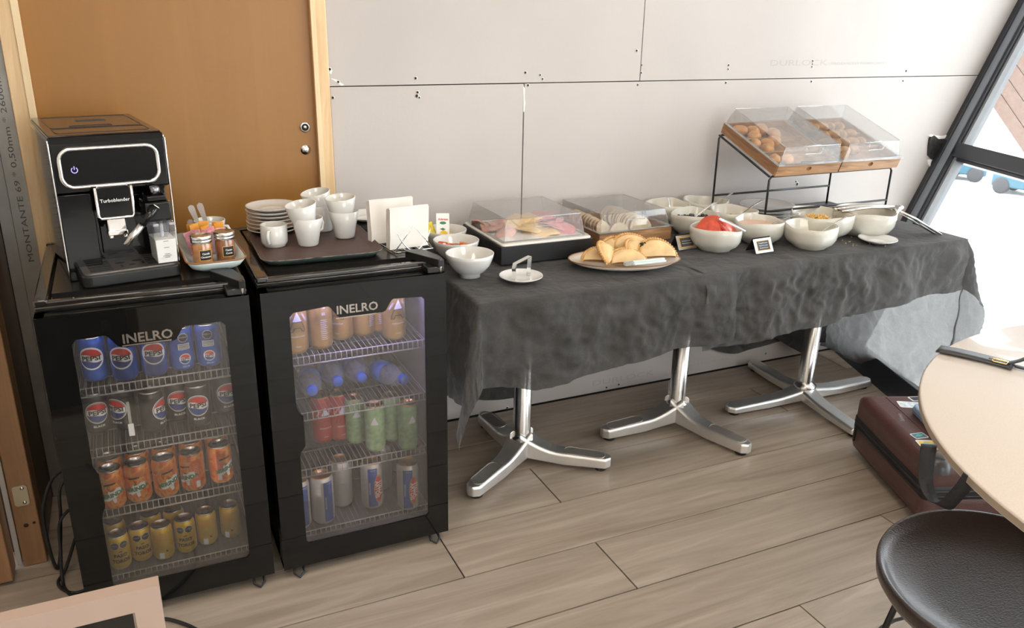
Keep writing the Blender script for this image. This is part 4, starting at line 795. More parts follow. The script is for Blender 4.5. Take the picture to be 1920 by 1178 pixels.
def tablecloth(label, x0, x1, yF, yB, zt, left, right, hem, hemL, hemR, seed, amp=.009, noright=False, fl=.16):
    """top, front drop and end drops of one cloth; hem(x) = front overhang, hemL/hemR = end overhang or 0"""
    b = B(); st_ = .008
    A = []; a = -hemL
    L = hemL+(x1-x0)+hemR; na = int(L/st_); nb = int((yB-yF+.45)/st_)
    V = {}
    for i in range(na+1):
        s = -hemL+L*i/na
        for j in range(nb+1):
            hm = hem(min(max(x0+s, x0), x1)); tt = (yB-yF+hm)*j/nb       # distance from the wall towards the hem
            da = -s if s < 0 else (s-(x1-x0) if s > x1-x0 else 0); sg = -1 if s < 0 else 1; db = max(0, tt-(yB-yF)); x = min(max(x0+s, x0), x1); y = yB-min(tt, yB-yF)
            wr = crease(s, tt, seed)
            if da == 0 and db == 0:
                e = min(1, (yB-yF-tt)/.02, 9); z = zt+max(0, wr)*.0022*min(1, max(0, e)); p = Vector((x, y, z))
            elif da == 0: d = db; k = min(1, d/.06); p = Vector((x, yF-.004-.012*min(1, d/.1)-(wr*amp+.006*sin(s*21+seed))*k-.02*d, zt-d+.004*k))
            elif db == 0: d = da; k = min(1, d/.06); p = Vector((x+sg*(.006+.012*min(1, d/.1)+(wr*amp+.008*sin(tt*26))*k+(.03*d if sg < 0 else .10*d)), y, zt-d))
            else:
                d = math.hypot(da, db); th = math.atan2(db, da); k = min(1, d/.06); flr = (fl*sin(2*th)**1.0+.04)*d*(1 if d < .45 else .45/d*1.0)+.014*k+wr*amp*k*.7; p = Vector((x+sg*flr*cos(th)*1.1, yF-flr*sin(th), zt-d*(.97)))
            hemw = .008*noise.noise(Vector((s*7, seed, 0))); V[i, j] = b.bm.verts.new((p.x, min(p.y, -.003), max(p.z+(hemw if j == nb else 0), .004)))
    for i in range(na):
        for j in range(nb):
            fc = b.bm.faces.new([V[i, j], V[i, j+1], V[i+1, j+1], V[i+1, j]]); fc.smooth = True
    return tag(b.done('tablecloth', CL, recalc=False), label, 'tablecloth')
def lerp(tab):
    def g(x):
        if x <= tab[0][0]: return tab[0][1]
        for (a, p), (c, q) in zip(tab, tab[1:]):
            if x <= c: return p+(q-p)*(x-a)/(c-a)
        return tab[-1][1]
    return g
tablecloth('charcoal non-woven tablecloth over the left half of the buffet, with a pointed left corner', .838, 1.72, -.708, -.004, .7300, 1, 0, lerp([(.84, .25), (1.0, .285), (1.3, .262), (1.5, .235), (1.72, .235)]), .34, 0, 3.1, .014)
tablecloth('charcoal non-woven tablecloth over the right half of the buffet, see-through at the window end', 1.60, 2.795, -.700, -.004, .7325, 0, 1, lerp([(1.6, .255), (1.81, .262), (2.13, .245), (2.54, .205), (2.8, .20)]), 0, .70, 8.4, .018, fl=.26)
# back drop of cloth along the wall, and the bunched end by the corner
b = B(); b.grid(90, 14, lambda u, v: (.86+1.95*u, -.010-.012*v-.006*v*sin(u*60)-.004*crease(u*2, v, 5)*v, .728-v*(.60+.05*sin(u*9)-.02*sin(u*23)) if u > .001 else .728-v*.6))
tag(b.done('tablecloth', CL, recalc=False), 'dark inner layer of cloth hanging against the wall behind the table legs', 'tablecloth')
b = B(); b.grid(40, 40, lambda u, v: (2.50+.34*u+.02*sin(v*9), -.030-.05*v-.035*v*sin(u*9+v*3)-.02*crease(u*.6, v*.8, 9)*v-.05*sin(pi*v)*(1-abs(2*u-1)), .70-(.665-.10*(1-u)**2-.04*abs(2*u-1))*v))
tag(b.done('tablecloth', clothmat('black_nonwoven', (.022, .022, .023), .05), recalc=False), 'bunched black cloth gathered in the corner below the window end', 'tablecloth')
# ------------------------------------------------------------------ buffet: small white bowls by the cooler
CZ = .7325; CR = .7352
def foot_bowl(loc, label, r=.0735, h=.074):
    t = thing('cereal_bowl', label, 'bowl', loc)
    B().lathe([(0, .006), (r*.40, .006), (r*.42, 0), (r*.45, 0), (r*.44, .009), (r*.66, .020), (r*.86, h*.52), (r*.97, h*.82), (r, h-.001), (r-.0015, h), (r-.004, h-.001), (r*.82, h*.52), (r*.58, .024), (r*.3, .013), (0, .012)], 48).done('bowl', WHITEC, t); return t
foot_bowl((.908, -.462, CZ), 'empty white footed bowl at the front left of the buffet')
foot_bowl((.926, -.302, CZ), 'white footed bowl filled with little jam tubs')
foot_bowl((.940, -.160, CZ), 'white footed bowl with sachets, furthest back beside the napkins')
JAM = mat('jam_foil', (.62, .17, .03), .35, noise_s=120, noise_a=.35)
for i, (x, y, z, a, b_, c_) in enumerate([(-.028, .0, .050, 12, -14, 10), (.008, .012, .055, -8, 10, 40), (.032, -.002, .052, 6, 16, -20), (-.008, -.026, .052, 20, 4, 70), (.018, -.028, .050, 14, -6, 15), (-.04, .026, .050, 5, -20, 50)]):
    t = thing('jam_tub', ['orange jam tub in the middle of the second white bowl', 'red-topped jam tub at the back of the pile in the second white bowl', 'orange jam tub at the right rim of the second white bowl', 'red-topped jam tub at the front left of the second white bowl', 'orange jam tub at the front right of the second white bowl', 'red-topped jam tub at the rear left of the second white bowl'][i], 'jam tub', (.926+x, -.302+y, CZ+z), rot=(R(a), R(b_), R(c_)), group='jam tubs in the white bowl')
    B().prism(rrect(.036, .028, .006, 3), -.012, 0, 'z').done('tub', WHITEC, t); b = B(); b.prism(rrect(.042, .034, .007, 3), 0, .0012, 'z'); lid_ = b.done('foil_lid', JAM if i % 2 == 0 else mat('jam_foil_red', (.50, .06, .02), .35, noise_s=150, noise_a=.4), t)
    b = B(); b.prism(rrect(.020, .009, .002, 2, .004, -.006), .0012, .0016, 'z'); b.done('white_patch', WHT, lid_)
# sachets standing in the rear bowl
t = thing('sauce_sachet', 'white sachet printed with a yellow lemon, upright in the rear bowl', 'sachet', (.928, -.175, CZ+.03), rot=(R(-14), R(6), R(4)), group='sachets in the rear white bowl')
b = B(); b.box(-.024, .024, -.0012, .0012, 0, .098, .001, 1); sa = b.done('sachet', mat('sachet_white', (.80, .78, .72), .35), t)
b = B(); b.M = MX((0, -.0015, 0)) @ FRONT; b.mi = 0; b.poly([(.002+.013*cos(a)*(1+.12*cos(2*a)), .030+.012*sin(a)) for a in [i*pi/10 for i in range(20)]]); b.mi = 1; b.poly([(-.012, .046), (.0, .050), (.010, .045), (.0, .041)]); b.poly([(-.013+.013*cos(a), .066+.005*sin(a)) for a in [i*pi/8 for i in range(16)]] and [(.0+.012*cos(a), .066+.005*sin(a)) for a in [i*pi/8 for i in range(16)]])
b.mi = 2; b.text('Aderezo', .0105, MX((0, .078, .0002)), font_shear=.3, bold=.0003); b.done('print', [YEL, GRN, RED], sa, recalc=False)
for i, (x, y, z, rx, ry, rz, m_, lb) in enumerate([(-.040, .000, .028, -20, -12, 10, mat('sachet_yellow', (.75, .60, .06), .4, noise_s=80, noise_a=.3), 'yellow sachet standing at the left inside the rear bowl'), (.022, -.030, .032, -62, 12, 22, YEL, 'bright yellow sachet lying toward the front of the rear bowl'), (-.01, -.035, .034, -66, 4, -12, YEL, 'bright yellow sachet with dark dots across the rear bowl')]):
    t = thing('sauce_sachet', lb, 'sachet', (.940+x, -.160+y, CZ+z), rot=(R(rx), R(ry), R(rz)), group='sachets in the rear white bowl'); b = B(); b.box(-.022, .022, -.001, .001, 0, .070, .001, 1); q = b.done('sachet', m_, t)
    if i: b = B(); b.M = MX((0, -.0013, 0)) @ FRONT; [b.poly(circ(.006, 12, xx, zz)) for xx, zz in ((-.010, .045), (.008, .050), (.0, .028))]; b.done('dots', NAVY, q, recalc=False)
# ------------------------------------------------------------------ saucer with a folded steel clip
c = s0.copy(); COL.objects.link(c); c.location = (1.033, -.562, CZ+.0015); c.scale = (.88, .88, .95); c['label'] = 'white saucer holding a steel tong at the front of the cloth'; c['group'] = 'single saucers'
t = thing('serving_tongs', 'short folded steel tongs standing on the front saucer', 'tongs', (1.036, -.560, CZ+.008), R(20))
b = B()
pts = [(-.032, 0), (-.034, .034), (-.030, .050), (.022, .060), (.034, .062), (.034, .050), (.030, .0)]
for (p, q) in zip(pts, pts[1:]):
    b.add([(p[0], -.008, p[1]), (q[0], -.008, q[1]), (q[0], .008, q[1]), (p[0], .008, p[1])], [(0, 1, 2, 3)])
bmesh.ops.remove_doubles(b.bm, verts=b.bm.verts, dist=1e-5); o = b.done('bent_strip', CHROME, t); sd = o.modifiers.new('s', 'SOLIDIFY'); sd.thickness = .0016
b = B()
for i in range(6): b.box(-.0325, -.0305, -.008+.003*i, -.0065+.003*i, -.001, .012)
b.done('teeth', CHROME, t)
# ------------------------------------------------------------------ cold cuts display
t = thing('cold_cut_display', 'black display box with a white plate of cold cuts under a clear lid', 'food display', (1.203, -.240, CR), R(0))
b = B(); b.prism([(-.165, -.165), (.165, -.165), (.165, .165), (-.165, .165)], 0, .060, 'z'); b.done('base', mat('black_display', (.012, .012, .013), .45), t, bevel=.002)
b = B(); b.prism(rrect(.322, .328, .012, 4, -.001, -.003), .060, .067, 'z'); b.done('plate', mat('white_melamine', (.80, .76, .70), .3, coat=.3), t, bevel=.002)
def lid(t, w, d, z0, z1, ins, y0=0., sk=0., name='clear_lid', flange=.012, x0=0.):
    """hollow clear cover: sloped front and sides, finger notch in front, thin flange"""
    xa, xb_, ya, yb_ = x0-w/2, x0+w/2, y0-d/2, y0+d/2; b = B()
    lo = [(xa, ya, z0), (xb_, ya, z0), (xb_, yb_, z0), (xa, yb_, z0)]; hi = [(xa+ins, ya+ins, z1), (xb_-ins, ya+ins, z1), (xb_-ins, yb_-ins*.5, z1), (xa+ins, yb_-ins*.5, z1)]
    b.add(lo+hi, [(0, 1, 5, 4), (1, 2, 6, 5), (2, 3, 7, 6), (3, 0, 4, 7), (4, 5, 6, 7)])
    o = b.done(name, ACRYL, t, recalc=True); sd = o.modifiers.new('s', 'SOLIDIFY'); sd.thickness = .002
    b = B(); loop(b, [lo[0], lo[1], lo[2], lo[3]], .0013); loop(b, hi, .0011)
    for i in range(4): b.tube([lo[i], hi[i]], .0011, 5)
    b.box(xa-flange, xb_+flange, ya-flange, ya, z0-.001, z0+.001); b.box(xa-flange, xa, ya, yb_, z0-.001, z0+.001); b.box(xb_, xb_+flange, ya, yb_, z0-.001, z0+.001)
    b.done('lid_edges', ACRYLE, o)
    for yy, s in ((ya+ins*.55, 1),):
        b = B(); zc = z0+(z1-z0)*.60; hx = w*.14; b.tube([(x0-hx, yy-.004, z1-.001), (x0-hx+.004, yy-.007, zc), (x0+hx-.004, yy-.007, zc), (x0+hx, yy-.004, z1-.001)], .0013, 5); b.tube([(x0-hx+.002, yy+.012, z1-.0005), (x0+hx-.002, yy+.012, z1-.0005)], .001, 5); b.done('finger_grip', ACRYLE, o)
    return o
lid(t, .29, .30, .069, .138, .012, .008)
def slice_(label, cat, name, loc, rot, m, pts, wav, group, th=.0022, rimm=None):
    b = B(); n = 14
    R2 = [(.0, 0)]+[]
    rings = [[b.bm.verts.new((px*k, py*k, wav(px*k, py*k))) for px, py in pts] for k in (1, .7, .4, .1)]
    for p, q in zip(rings, rings[1:]):
        for i in range(len(pts)): fc = b.bm.faces.new([p[i], p[(i+1) % len(pts)], q[(i+1) % len(pts)], q[i]]); fc.smooth = True
    b.bm.faces.new(rings[-1]); o = b.done(name, m, None); sd = o.modifiers.new('s', 'SOLIDIFY'); sd.thickness = th
    o.location = loc; o.rotation_euler = rot; return tag(o, label, cat, group)
HAM = mat('ham', (.60, .32, .26), .35, noise_s=25, noise_a=.22); CHE = mat('cheese', (.78, .50, .16), .4, noise_s=14, noise_a=.07); SAL = mat('salami', (.58, .16, .18), .38, noise_s=160, noise_a=.32)
px_, py_, pz_ = 1.203, -.240, CR+.0695
for i in range(7):
    a = [(.044*cos(q)*(1+.14*sin(3*q+i)), .034*sin(q)*(1+.12*cos(2*q+i))) for q in [k*2*pi/18 for k in range(18)]]
    slice_('folded pale pink ham slice, %s from the front of the ham row' % ORD[i], 'ham', 'ham_slice', (px_-.105+.020*(i % 3)-.004*i, py_-.06+.026*i, pz_+.004+.003*(i % 2)), (R(10-i*4), R(12*(i % 2)-14), R(30+35*i)), HAM, a, lambda x, y, i=i: .005*sin(x*70+i)+.0045*cos(y*85), 'ham slices on the plate')
for i, (x, y, z, rz) in enumerate([(-.005, -.085, 0, 20), (.030, -.075, .003, -12), (.005, -.035, .005, 42), (.035, -.02, .008, 8), (-.02, .015, .007, 28), (.02, .035, .010, -6), (.0, .075, .010, 35), (.04, .085, .012, 14)]):
    slice_('yellow cheese slice, %s from the front of the cheese pile on the plate' % ORD[i], 'cheese', 'cheese_slice', (px_+x, py_+y, pz_+z), (R(3), R(-4+3*(i % 3)), R(rz)), CHE, rrect(.092, .080, .006, 3), lambda x, y, i=i: .004*sin(x*30+i)+.006*max(0, x-.02)*6*.4, 'cheese slices on the plate', .0026)
for i in range(8):
    slice_('round speckled pink salami slice, %s from the front of the salami row' % ORD[i], 'salami', 'salami_slice', (px_+.095+.012*sin(i*2.1), py_-.078+.026*i, pz_+.006+.0035*(i > 0)), (R(14), R(4*sin(i)), R(i*50)), SAL, circ(.046, 20), lambda x, y, i=i: .004*sin(x*50+i)+.003*cos(y*45), 'salami slices on the plate')
# ------------------------------------------------------------------ wooden bread box
ACAC = wood('acacia', (.20, .09, .035), (.50, .29, .14), 'x', 4.5, .5, .15); ACAY = wood('acacia_side', (.17, .075, .03), (.44, .24, .11), 'y', 4.5, .5, .15)
def crate(t, w, d, h, th=.010, hole=True, back=None, fl=True):
    b = B(); b.M = MX((0, -d/2, 0)) @ FRONT; outl = [(-w/2, 0), (w/2, 0), (w/2, h), (-w/2, h)]
    hl = [(.012*cos(a), h*.55+.009*sin(a)) for a in [i*pi/8 for i in range(16)]]
    b.poly(outl, hole=hl[::-1] if hole else None); r = bmesh.ops.extrude_face_region(b.bm, geom=b.bm.faces[:])
    for v in [g_ for g_ in r['geom'] if isinstance(g_, bmesh.types.BMVert)]: v.co.y += th
    b.done('front_panel', ACAC, t)
    B().box(-w/2, w/2, d/2-th, d/2, 0, h, .001, 1).done('back_panel', ACAC, t)
    for s in (-1, 1): B().box(min(s*w/2, s*(w/2-th)), max(s*w/2, s*(w/2-th)), -d/2+th, d/2-th, 0, h, .001, 1).done('side_panel', ACAY, t)
    B().box(-w/2+th, w/2-th, -d/2+th, d/2-th, .001, .008).done('bottom_panel', ACAY, t)
    b = B()
    for sx in (-1, 1):
        for z in (.3, .7): b.M = MX((sx*(w/2-.005), -d/2-.0006, h*z)) @ FRONT; b.lathe([(0, .0002), (.0012, .0002), (.0013, 0)], 8)
    b.done('nail_heads', BLACKM, t)
t = thing('bread_box', 'acacia wood bread box under a clear lid in the middle of the buffet', 'bread box', (1.588, -.170, CR), R(2)); crate(t, .302, .300, .046); lid(t, .288, .288, .048, .108, .012, .002)
CRUST = mat('crust', (.30, .12, .035), .6, noise_s=50, noise_a=.3); CRUMB = mat('crumb', (.62, .49, .31), .85, noise_s=120, noise_a=.14, bump=.6, bump_s=160)
def loaf(w=.084, h=.070): return [(w/2*cos(a)*(1+.0*a), max(0, h*(.42+.58*sin(a)) if sin(a) > 0 else h*(.42+.42*sin(a)*1.0))) for a in [R(-62)+R(304)*i/22 for i in range(23)]]
def bread(loc, lean, rz, label, group, k=1.):
    P = [(x*k, z*k) for x, z in loaf()]; b = B(); b.M = MX((0, 0, 0), (R(lean), 0, 0)); b.prism(P, 0, .0105, 'y', True)
    for fc in b.bm.faces: fc.material_index = 1 if len(fc.verts) > 6 else 0
    o = b.done('bread_slice', [CRUST, CRUMB], None); o.location = loc; o.rotation_euler = (0, 0, rz); return tag(o, label, 'bread', group)
bx, by = 1.588, -.170
for i in range(10): bread((bx-.085+.003*sin(i*3), by-.100+.021*i, CR+.010), -24-2*sin(i), R(26), 'white bread slice, %s from the front of the left bread row' % ORD[i] if i else 'front slice of the left bread row, its pale crumb facing the glass', 'left row of bread slices', .98)
for i in range(15): bread((bx+.055+.006*sin(i*1.7), by-.108+.0142*i, CR+.010), -16, R(-8+3*sin(i*2)), 'white bread slice, %s from the front of the right bread row' % ORD[i] if i else 'front slice of the right bread row, rounded and broad', 'right row of bread slices', 1.0)
bread((bx-.045, by-.122, CR+.010), -10, R(-4), 'white bread slice standing right behind the front of the lid, left of the grip', 'left row of bread slices', .86)
# ------------------------------------------------------------------ empanadas on a rounded plate
t = thing('serving_plate', 'cream oblong plate with a brown rim, full of pastries, at the cloth edge', 'plate', (1.405, -.545, CR-.0005), R(-16))
def supe(a, b_, n, e=2.5): return [(abs(cos(q))**(2/e)*a*(1 if cos(q) > 0 else -1)*(1+.10*cos(q)**6), abs(sin(q))**(2/e)*b_*(1 if sin(q) > 0 else -1)) for q in [2*pi*i/n for i in range(n)]]
n_ = 56; prof = [(.58, 0), (.62, .001), (.84, .010), (1.0, .024), (.985, .0262), (.90, .021), (.66, .0085), (.3, .007)]
b = B(); vv = [[b.bm.verts.new((x*k, y*k, z)) for x, y in supe(.165, .105, n_, 2.3)] for k, z in prof]
for p, q in zip(vv, vv[1:]):
    for i in range(n_): fc = b.bm.faces.new([p[i], p[(i+1) % n_], q[(i+1) % n_], q[i]]); fc.smooth = True
b.bm.faces.new(vv[0][::-1]); b.bm.faces.new(vv[-1]); b.done('plate', mat('cream_plate', (.72, .66, .58), .22, coat=.4), t)
b = B(); b.tube([(x*.995, y*.995, .0256) for x, y in supe(.165, .105, n_, 2.3)], .0021, 6, closed=True); b.done('rim', RIMBR, t)
DOUGH = mat('baked_dough', (.68, .46, .22), .42, noise_s=14, noise_a=.26, bump=.35, bump_s=45); CRIMP = mat('crimped_edge', (.60, .34, .12), .5, noise_s=60, noise_a=.25)
GRE = mat('spinach', (.02, .05, .015), .5, noise_s=200, noise_a=.8)
def empanada(loc, rot, label, L=.125, W=.068, T=.021, fil=False, sd=0):
    t = thing('empanada', label, 'empanada', loc, rot=rot, group='empanadas on the plate'); b = B()
    nu, nv = 26, 13
    def top(u, v, s):
        x = (u-.5)*L; k = math.sqrt(max(0, 1-(2*u-1)**2)); y = v*W*k; ed = min(1, (1-v)/.14) if v > .86 else 1
        prf = (sin(pi*min(1, (v*.92+.10)))**.6 if v < 1 else 0)*(k**.6); z = s*T*prf*(1 if s > 0 else .45)*(1+.10*noise.noise(Vector((u*5, v*5, sd)))); z = z*ed+0*(1-ed)
        return (x, y, z)
    b.grid(nu, nv, lambda u, v: top(u, v, 1)); b.grid(nu, nv, lambda u, v: top(u, v, -1)); bmesh.ops.remove_doubles(b.bm, verts=b.bm.verts, dist=.0004); b.done('pastry', DOUGH, t)
    b = B(); n = 24; P = []
    for i in range(n*5+1):
        a = pi*(i/(n*5))*.97+.04; r_ = .0038*sin(i*2*pi/5); P.append((L/2*cos(a)*1.0+(.002+r_*.35)*cos(a), W*sin(a)+(.001+r_*.35)*sin(a), .0028*sin(i*2*pi/5)))
    b.tube(P, [.0042+.0012*sin(i*2*pi/5+1) for i in range(len(P))], 6); b.done('crimped_rim', CRIMP, t)
    if fil: b = B(); [b.add(*(lambda c, r: ([(c[0]+r*dx, c[1]+r*dy, c[2]+r*dz) for dx, dy, dz in ((1, 0, 0), (-1, 0, 0), (0, 1, 0), (0, -1, 0), (0, 0, 1), (0, 0, -1))], [(0, 2, 4), (2, 1, 4), (1, 3, 4), (3, 0, 4), (2, 0, 5), (1, 2, 5), (3, 1, 5), (0, 3, 5)]))((-.040+random.uniform(-.008, .008), .048+random.uniform(-.008, .006), .006+random.uniform(-.004, .006)), random.uniform(.002, .0055))) for _ in range(26)]; b.done('green_filling', GRE, t)
    return t
ex, ey, ez = 1.405, -.545, CR+.012
empanada((ex-.095, ey-.005, ez+.012), (R(32), R(0), R(-30)), 'pale baked empanada at the left end of the plate', .105, .058, .019, sd=1)
empanada((ex-.060, ey-.018, ez+.020), (R(48), R(0), R(48)), 'empanada leaning up with its rope edge facing left', .110, .064, .020, sd=2)
empanada((ex+.005, ey+.045, ez+.016), (R(40), R(0), R(-8)), 'empanada at the rear of the plate, partly behind the others', .115, .062, .020, sd=3)
empanada((ex+.045, ey+.028, ez+.028), (R(36), R(4), R(-18)), 'empanada at the top of the pile, beneath the round hole of the bread box', .125, .064, .021, sd=4)
empanada((ex+.055, ey-.008, ez+.018), (R(42), R(0), R(28)), 'empanada squeezed behind the split one', .115, .062, .020, sd=5)
empanada((ex+.090, ey-.052, ez+.018), (R(40), R(0), R(-14)), 'big empanada at the right with dark green filling showing at its split edge', .125, .072, .023, True, sd=6)
empanada((ex-.020, ey-.058, ez+.012), (R(32), R(0), R(-12)), 'pale empanada lying at the front of the plate behind the white tongs', .120, .062, .021, sd=7)
t = thing('plastic_tongs', 'white plastic tongs with clear tip lying across the front of the plate', 'tongs', (ex+.002, ey-.100, CR+.038), rot=(0, R(-3), R(-11)))
b = B(); b.prism(rrect(.105, .010, .004, 3, .022, .004), 0, .006, 'z'); b.prism(rrect(.105, .008, .003, 3, .022, -.007), -.004, .002, 'z'); b.done('arm', mat('white_plastic', (.66, .76, .76), .25, coat=.3), t, bevel=.001)
b = B(); b.prism(rrect(.030, .020, .004, 3, -.045, 0), -.004, .006, 'z'); b.done('clear_tip', clear('tip_clear', (.85, .9, .9), .1, fac=.15, haze=.3), t)
# ------------------------------------------------------------------ stoneware bowls
def sbowl(loc, label, r=.089, h=.078, rz=0, k=.62, m=None):
    t = thing('stoneware_bowl', label, 'bowl', loc, rz); ph = rz
    wob = lambda a, i, rr, z: ((.0025*sin(3*a+ph)+.0015*sin(7*a))*(rr/r), (.0032*sin(2*a+ph)+.0015*sin(5*a))*(z/h)**3)
    B().lathe([(0, .004), (r*k*.92, .004), (r*k*.96, 0), (r*k, 0), (r*k*1.02, .005), (r*.86, .018), (r*.97, h*.45), (r, h*.8), (r-.001, h), (r-.0035, h+.001), (r-.006, h-.001), (r*.90, h*.45), (r*.75, .020), (r*.4, .011), (0, .010)], 56, wob=wob).done('bowl', m or STONEW, t); return t
def fill(loc, r, m, label, name, cat, zamp=0, n=40):
    b = B(); b.lathe([(r, 0), (r*.8, .0005), (r*.5, .001), (0, .001)], n, wob=(lambda a, i, rr, z: (0, zamp*noise.noise(Vector((rr*cos(a)*60, rr*sin(a)*60, 3))))) if zamp else None)
    o = b.done(name, m, loc=loc); tag(o, label, cat); return o
sbowl((1.812, -.480, CR), 'stoneware bowl heaped with red tomato slices', rz=.3)
sbowl((2.022, -.452, CR), 'stoneware bowl with pale pink spread, behind the right card', rz=1.2)
sbowl((2.145, -.580, CR), 'nearly empty stoneware bowl at the front right, a spoon on its rim', rz=2.2, r=.091)
sbowl((1.868, -.280, CR), 'stoneware bowl of black olives', rz=.8, r=.087)
sbowl((2.295, -.470, CR), 'wide stoneware bowl of yellow potato sticks', r=.112, h=.086, rz=1.7)
sbowl((2.478, -.500, CR), 'wide stoneware bowl at the window end with steel tongs across it', r=.113, h=.088, rz=.1)
sbowl((1.870, -.105, CR), 'stoneware bowl with golden oil, against the wall behind the bread', rz=.5)
sbowl((2.050, -.108, CR), 'empty-looking stoneware bowl against the wall, beside the rack', rz=2.9)
sbowl((2.042, -.285, CR), 'stoneware bowl with a little granola, behind the pink spread', rz=1.9, r=.088)
fill((2.022, -.452, CR+.058), .082, mat('pink_spread', (.66, .42, .32), .4), 'smooth pale pink spread inside the bowl behind the right card', 'spread', 'spread', .002)
fill((1.870, -.105, CR+.044), .080, mat('golden_oil', (.42, .26, .03), .12, coat=1), 'golden oily relish in the rear left stoneware bowl', 'relish', 'relish', .003)
fill((2.145, -.580, CR+.030), .076, mat('cream_sauce', (.66, .62, .52), .35), 'thin layer of cream sauce in the front right bowl', 'cream_sauce', 'sauce', .001)
fill((2.295, -.470, CR+.040), .098, mat('stick_bed', (.50, .32, .12), .7, noise_s=60, noise_a=.4), 'bed of broken potato sticks at the bottom of the wide bowl', 'snack_bed', 'snack', .010)
fill((2.478, -.500, CR+.038), .098, mat('cereal_bed', (.62, .48, .28), .7, noise_s=60, noise_a=.4), 'toasted flakes at the bottom of the bowl under the steel tongs', 'flakes', 'cereal', .008)
fill((2.042, -.285, CR+.040), .078, mat('granola_bed', (.42, .25, .11), .8, noise_s=70, noise_a=.5), 'granola covering the bottom of the bowl behind the pink spread', 'granola', 'granola', .010)
def bits(name, label, cat, cx, cy, z, r, n, m, mk, zk=.02):
    b = B()
    for i in range(n):
        a = random.random()*6.28; q = r*math.sqrt(random.random()); b.M = MX((cx+q*cos(a), cy+q*sin(a), z+random.random()*zk*(1-q/r)), (random.random()*6, random.random()*6, random.random()*6)); mk(b)
    o = b.done(name, m); return tag(o, label, cat, kind='stuff')
bits('potato_sticks', 'heap of thin yellow potato sticks at the left side of the wide bowl', 'snack', 2.255, -.490, CR+.060, .050, 190, mat('stick', (.76, .50, .16), .5, noise_s=40, noise_a=.2), lambda b: b.box(-.016, .016, -.0014, .0014, -.0014, .0014), .026)
bits('granola_bits', 'small brown granola clusters at the left of the granola bowl', 'granola', 2.020, -.285, CR+.050, .042, 70, mat('oat', (.52, .30, .12), .7, noise_s=60, noise_a=.4), lambda b: b.box(-.004, .004, -.003, .003, -.0025, .0025, .001, 1), .016)
bits('corn_flakes', 'few toasted flakes at the left side of the bowl under the tongs', 'cereal', 2.42, -.49, CR+.052, .03, 30, mat('flake', (.76, .48, .12), .5), lambda b: b.box(-.006, .006, -.005, .005, -.0006, .0006), .012)
OLV = mat('black_olive', (.010, .009, .012), .15, coat=.6)
for i in range(30):
    a = i*2.4; q = .070*math.sqrt(i/30); b = B(); b.lathe([(0, -.008), (.006, -.006), (.0085, 0), (.006, .006), (0, .008)], 12)
    tag(b.done('olive', OLV, loc=(1.868+q*cos(a), -.280+q*sin(a), CR+.052+.006*random.random())), 'shiny black olive in the olive bowl', 'olive', 'black olives in the bowl').rotation_euler = (random.random()*3, random.random()*3, 0)
TOM = mat('tomato_skin', (.50, .025, .008), .22, coat=.6, noise_s=10, noise_a=.15); TOMF = mat('tomato_flesh', (.58, .075, .035), .3, noise_s=50, noise_a=.25, coat=.5)
def tomato(loc, rot, label, r=.040, th=.006):
    b = B(); b.mi = 0; b.lathe([(r, -th/2), (r*1.02, 0), (r, th/2)], 32); b.mi = 1; b.lathe([(0, th/2+.0012), (r*.4, th/2+.0008), (r*.8, th/2), (r, th/2)], 32); b.lathe([(r, -th/2), (r*.6, -th/2), (0, -th/2)], 32)
    o = b.done('tomato_slice', [TOM, TOMF]); o.location = loc; o.rotation_euler = rot; tag(o, label, 'tomato', 'tomato slices'); return o
tx, ty, tz = 1.812, -.480, CR+.062
for i in range(7): tomato((tx-.040+.010*i, ty-.005+.006*i, tz+.006+.012*sin(pi*i/7)), (R(20), R(-58+9*i), R(10)), 'dark red tomato slice, %s from the left in the fanned row' % ORD[i], .043)
tomato((tx+.026, ty-.008, tz+.014), (R(34), R(30), R(12)), 'pinkish tomato slice with seeds showing, on top of the pile', .042, .008)
tomato((tx+.050, ty-.004, tz+.004), (R(40), R(20), R(0)), 'small tomato slice at the right inside the tomato bowl', .026, .009)
tomato((tx-.01, ty+.035, tz-.002), (R(5), R(-5), R(0)), 'tomato slice lying flat at the back of the tomato bowl', .045)
tomato((tx-.005, ty-.03, tz-.010), (R(12), R(-5), R(0)), 'tomato slice under the fan at the front of the tomato bowl', .045)
t = thing('serving_spoon', 'white and blue plastic tongs resting on the tomatoes', 'tongs', (tx+.022, ty-.045, tz+.030), rot=(R(0), R(20), R(-48)))
b = B(); b.prism([(-.044, -.009), (-.030, -.012), (-.020, -.005), (.050, -.005), (.054, 0), (.050, .005), (-.020, .005), (-.030, .012), (-.044, .009)], 0, .004, 'z'); b.done('handle', mat('plastic_ice', (.72, .80, .88), .25, coat=.3), t, bevel=.001)
def spoon(loc, rot, label, L=.15, bowl=.018, cat='spoon', name='spoon'):
    t = thing(name, label, cat, loc, rot=rot); b = B()
    b.grid(22, 7, lambda u, v: (u*L, (v-.5)*(.006+.006*u**3), .004*sin(u*pi)+.0008*cos((v-.5)*3))); o = b.done('handle', CHROME, t); sd = o.modifiers.new('s', 'SOLIDIFY'); sd.thickness = .0015
    b = B(); b.grid(14, 10, lambda u, v: (-.044+.046*u, bowl*math.sqrt(max(0, 1-(2*u-1)**2))*(2*v-1), -.008*(1-(2*u-1)**2)*(1-(2*v-1)**2))); o = b.done('bowl', CHROME, t); sd = o.modifiers.new('s', 'SOLIDIFY'); sd.thickness = .001; return t
spoon((1.862, -.282, CR+.058), (R(0), R(-20), R(15)), 'steel spoon lying in the olives, handle over the right rim', .135, .020)
spoon((1.868, -.130, CR+.050), (R(0), R(-50), R(75)), 'steel spoon upright in the golden relish', .060)
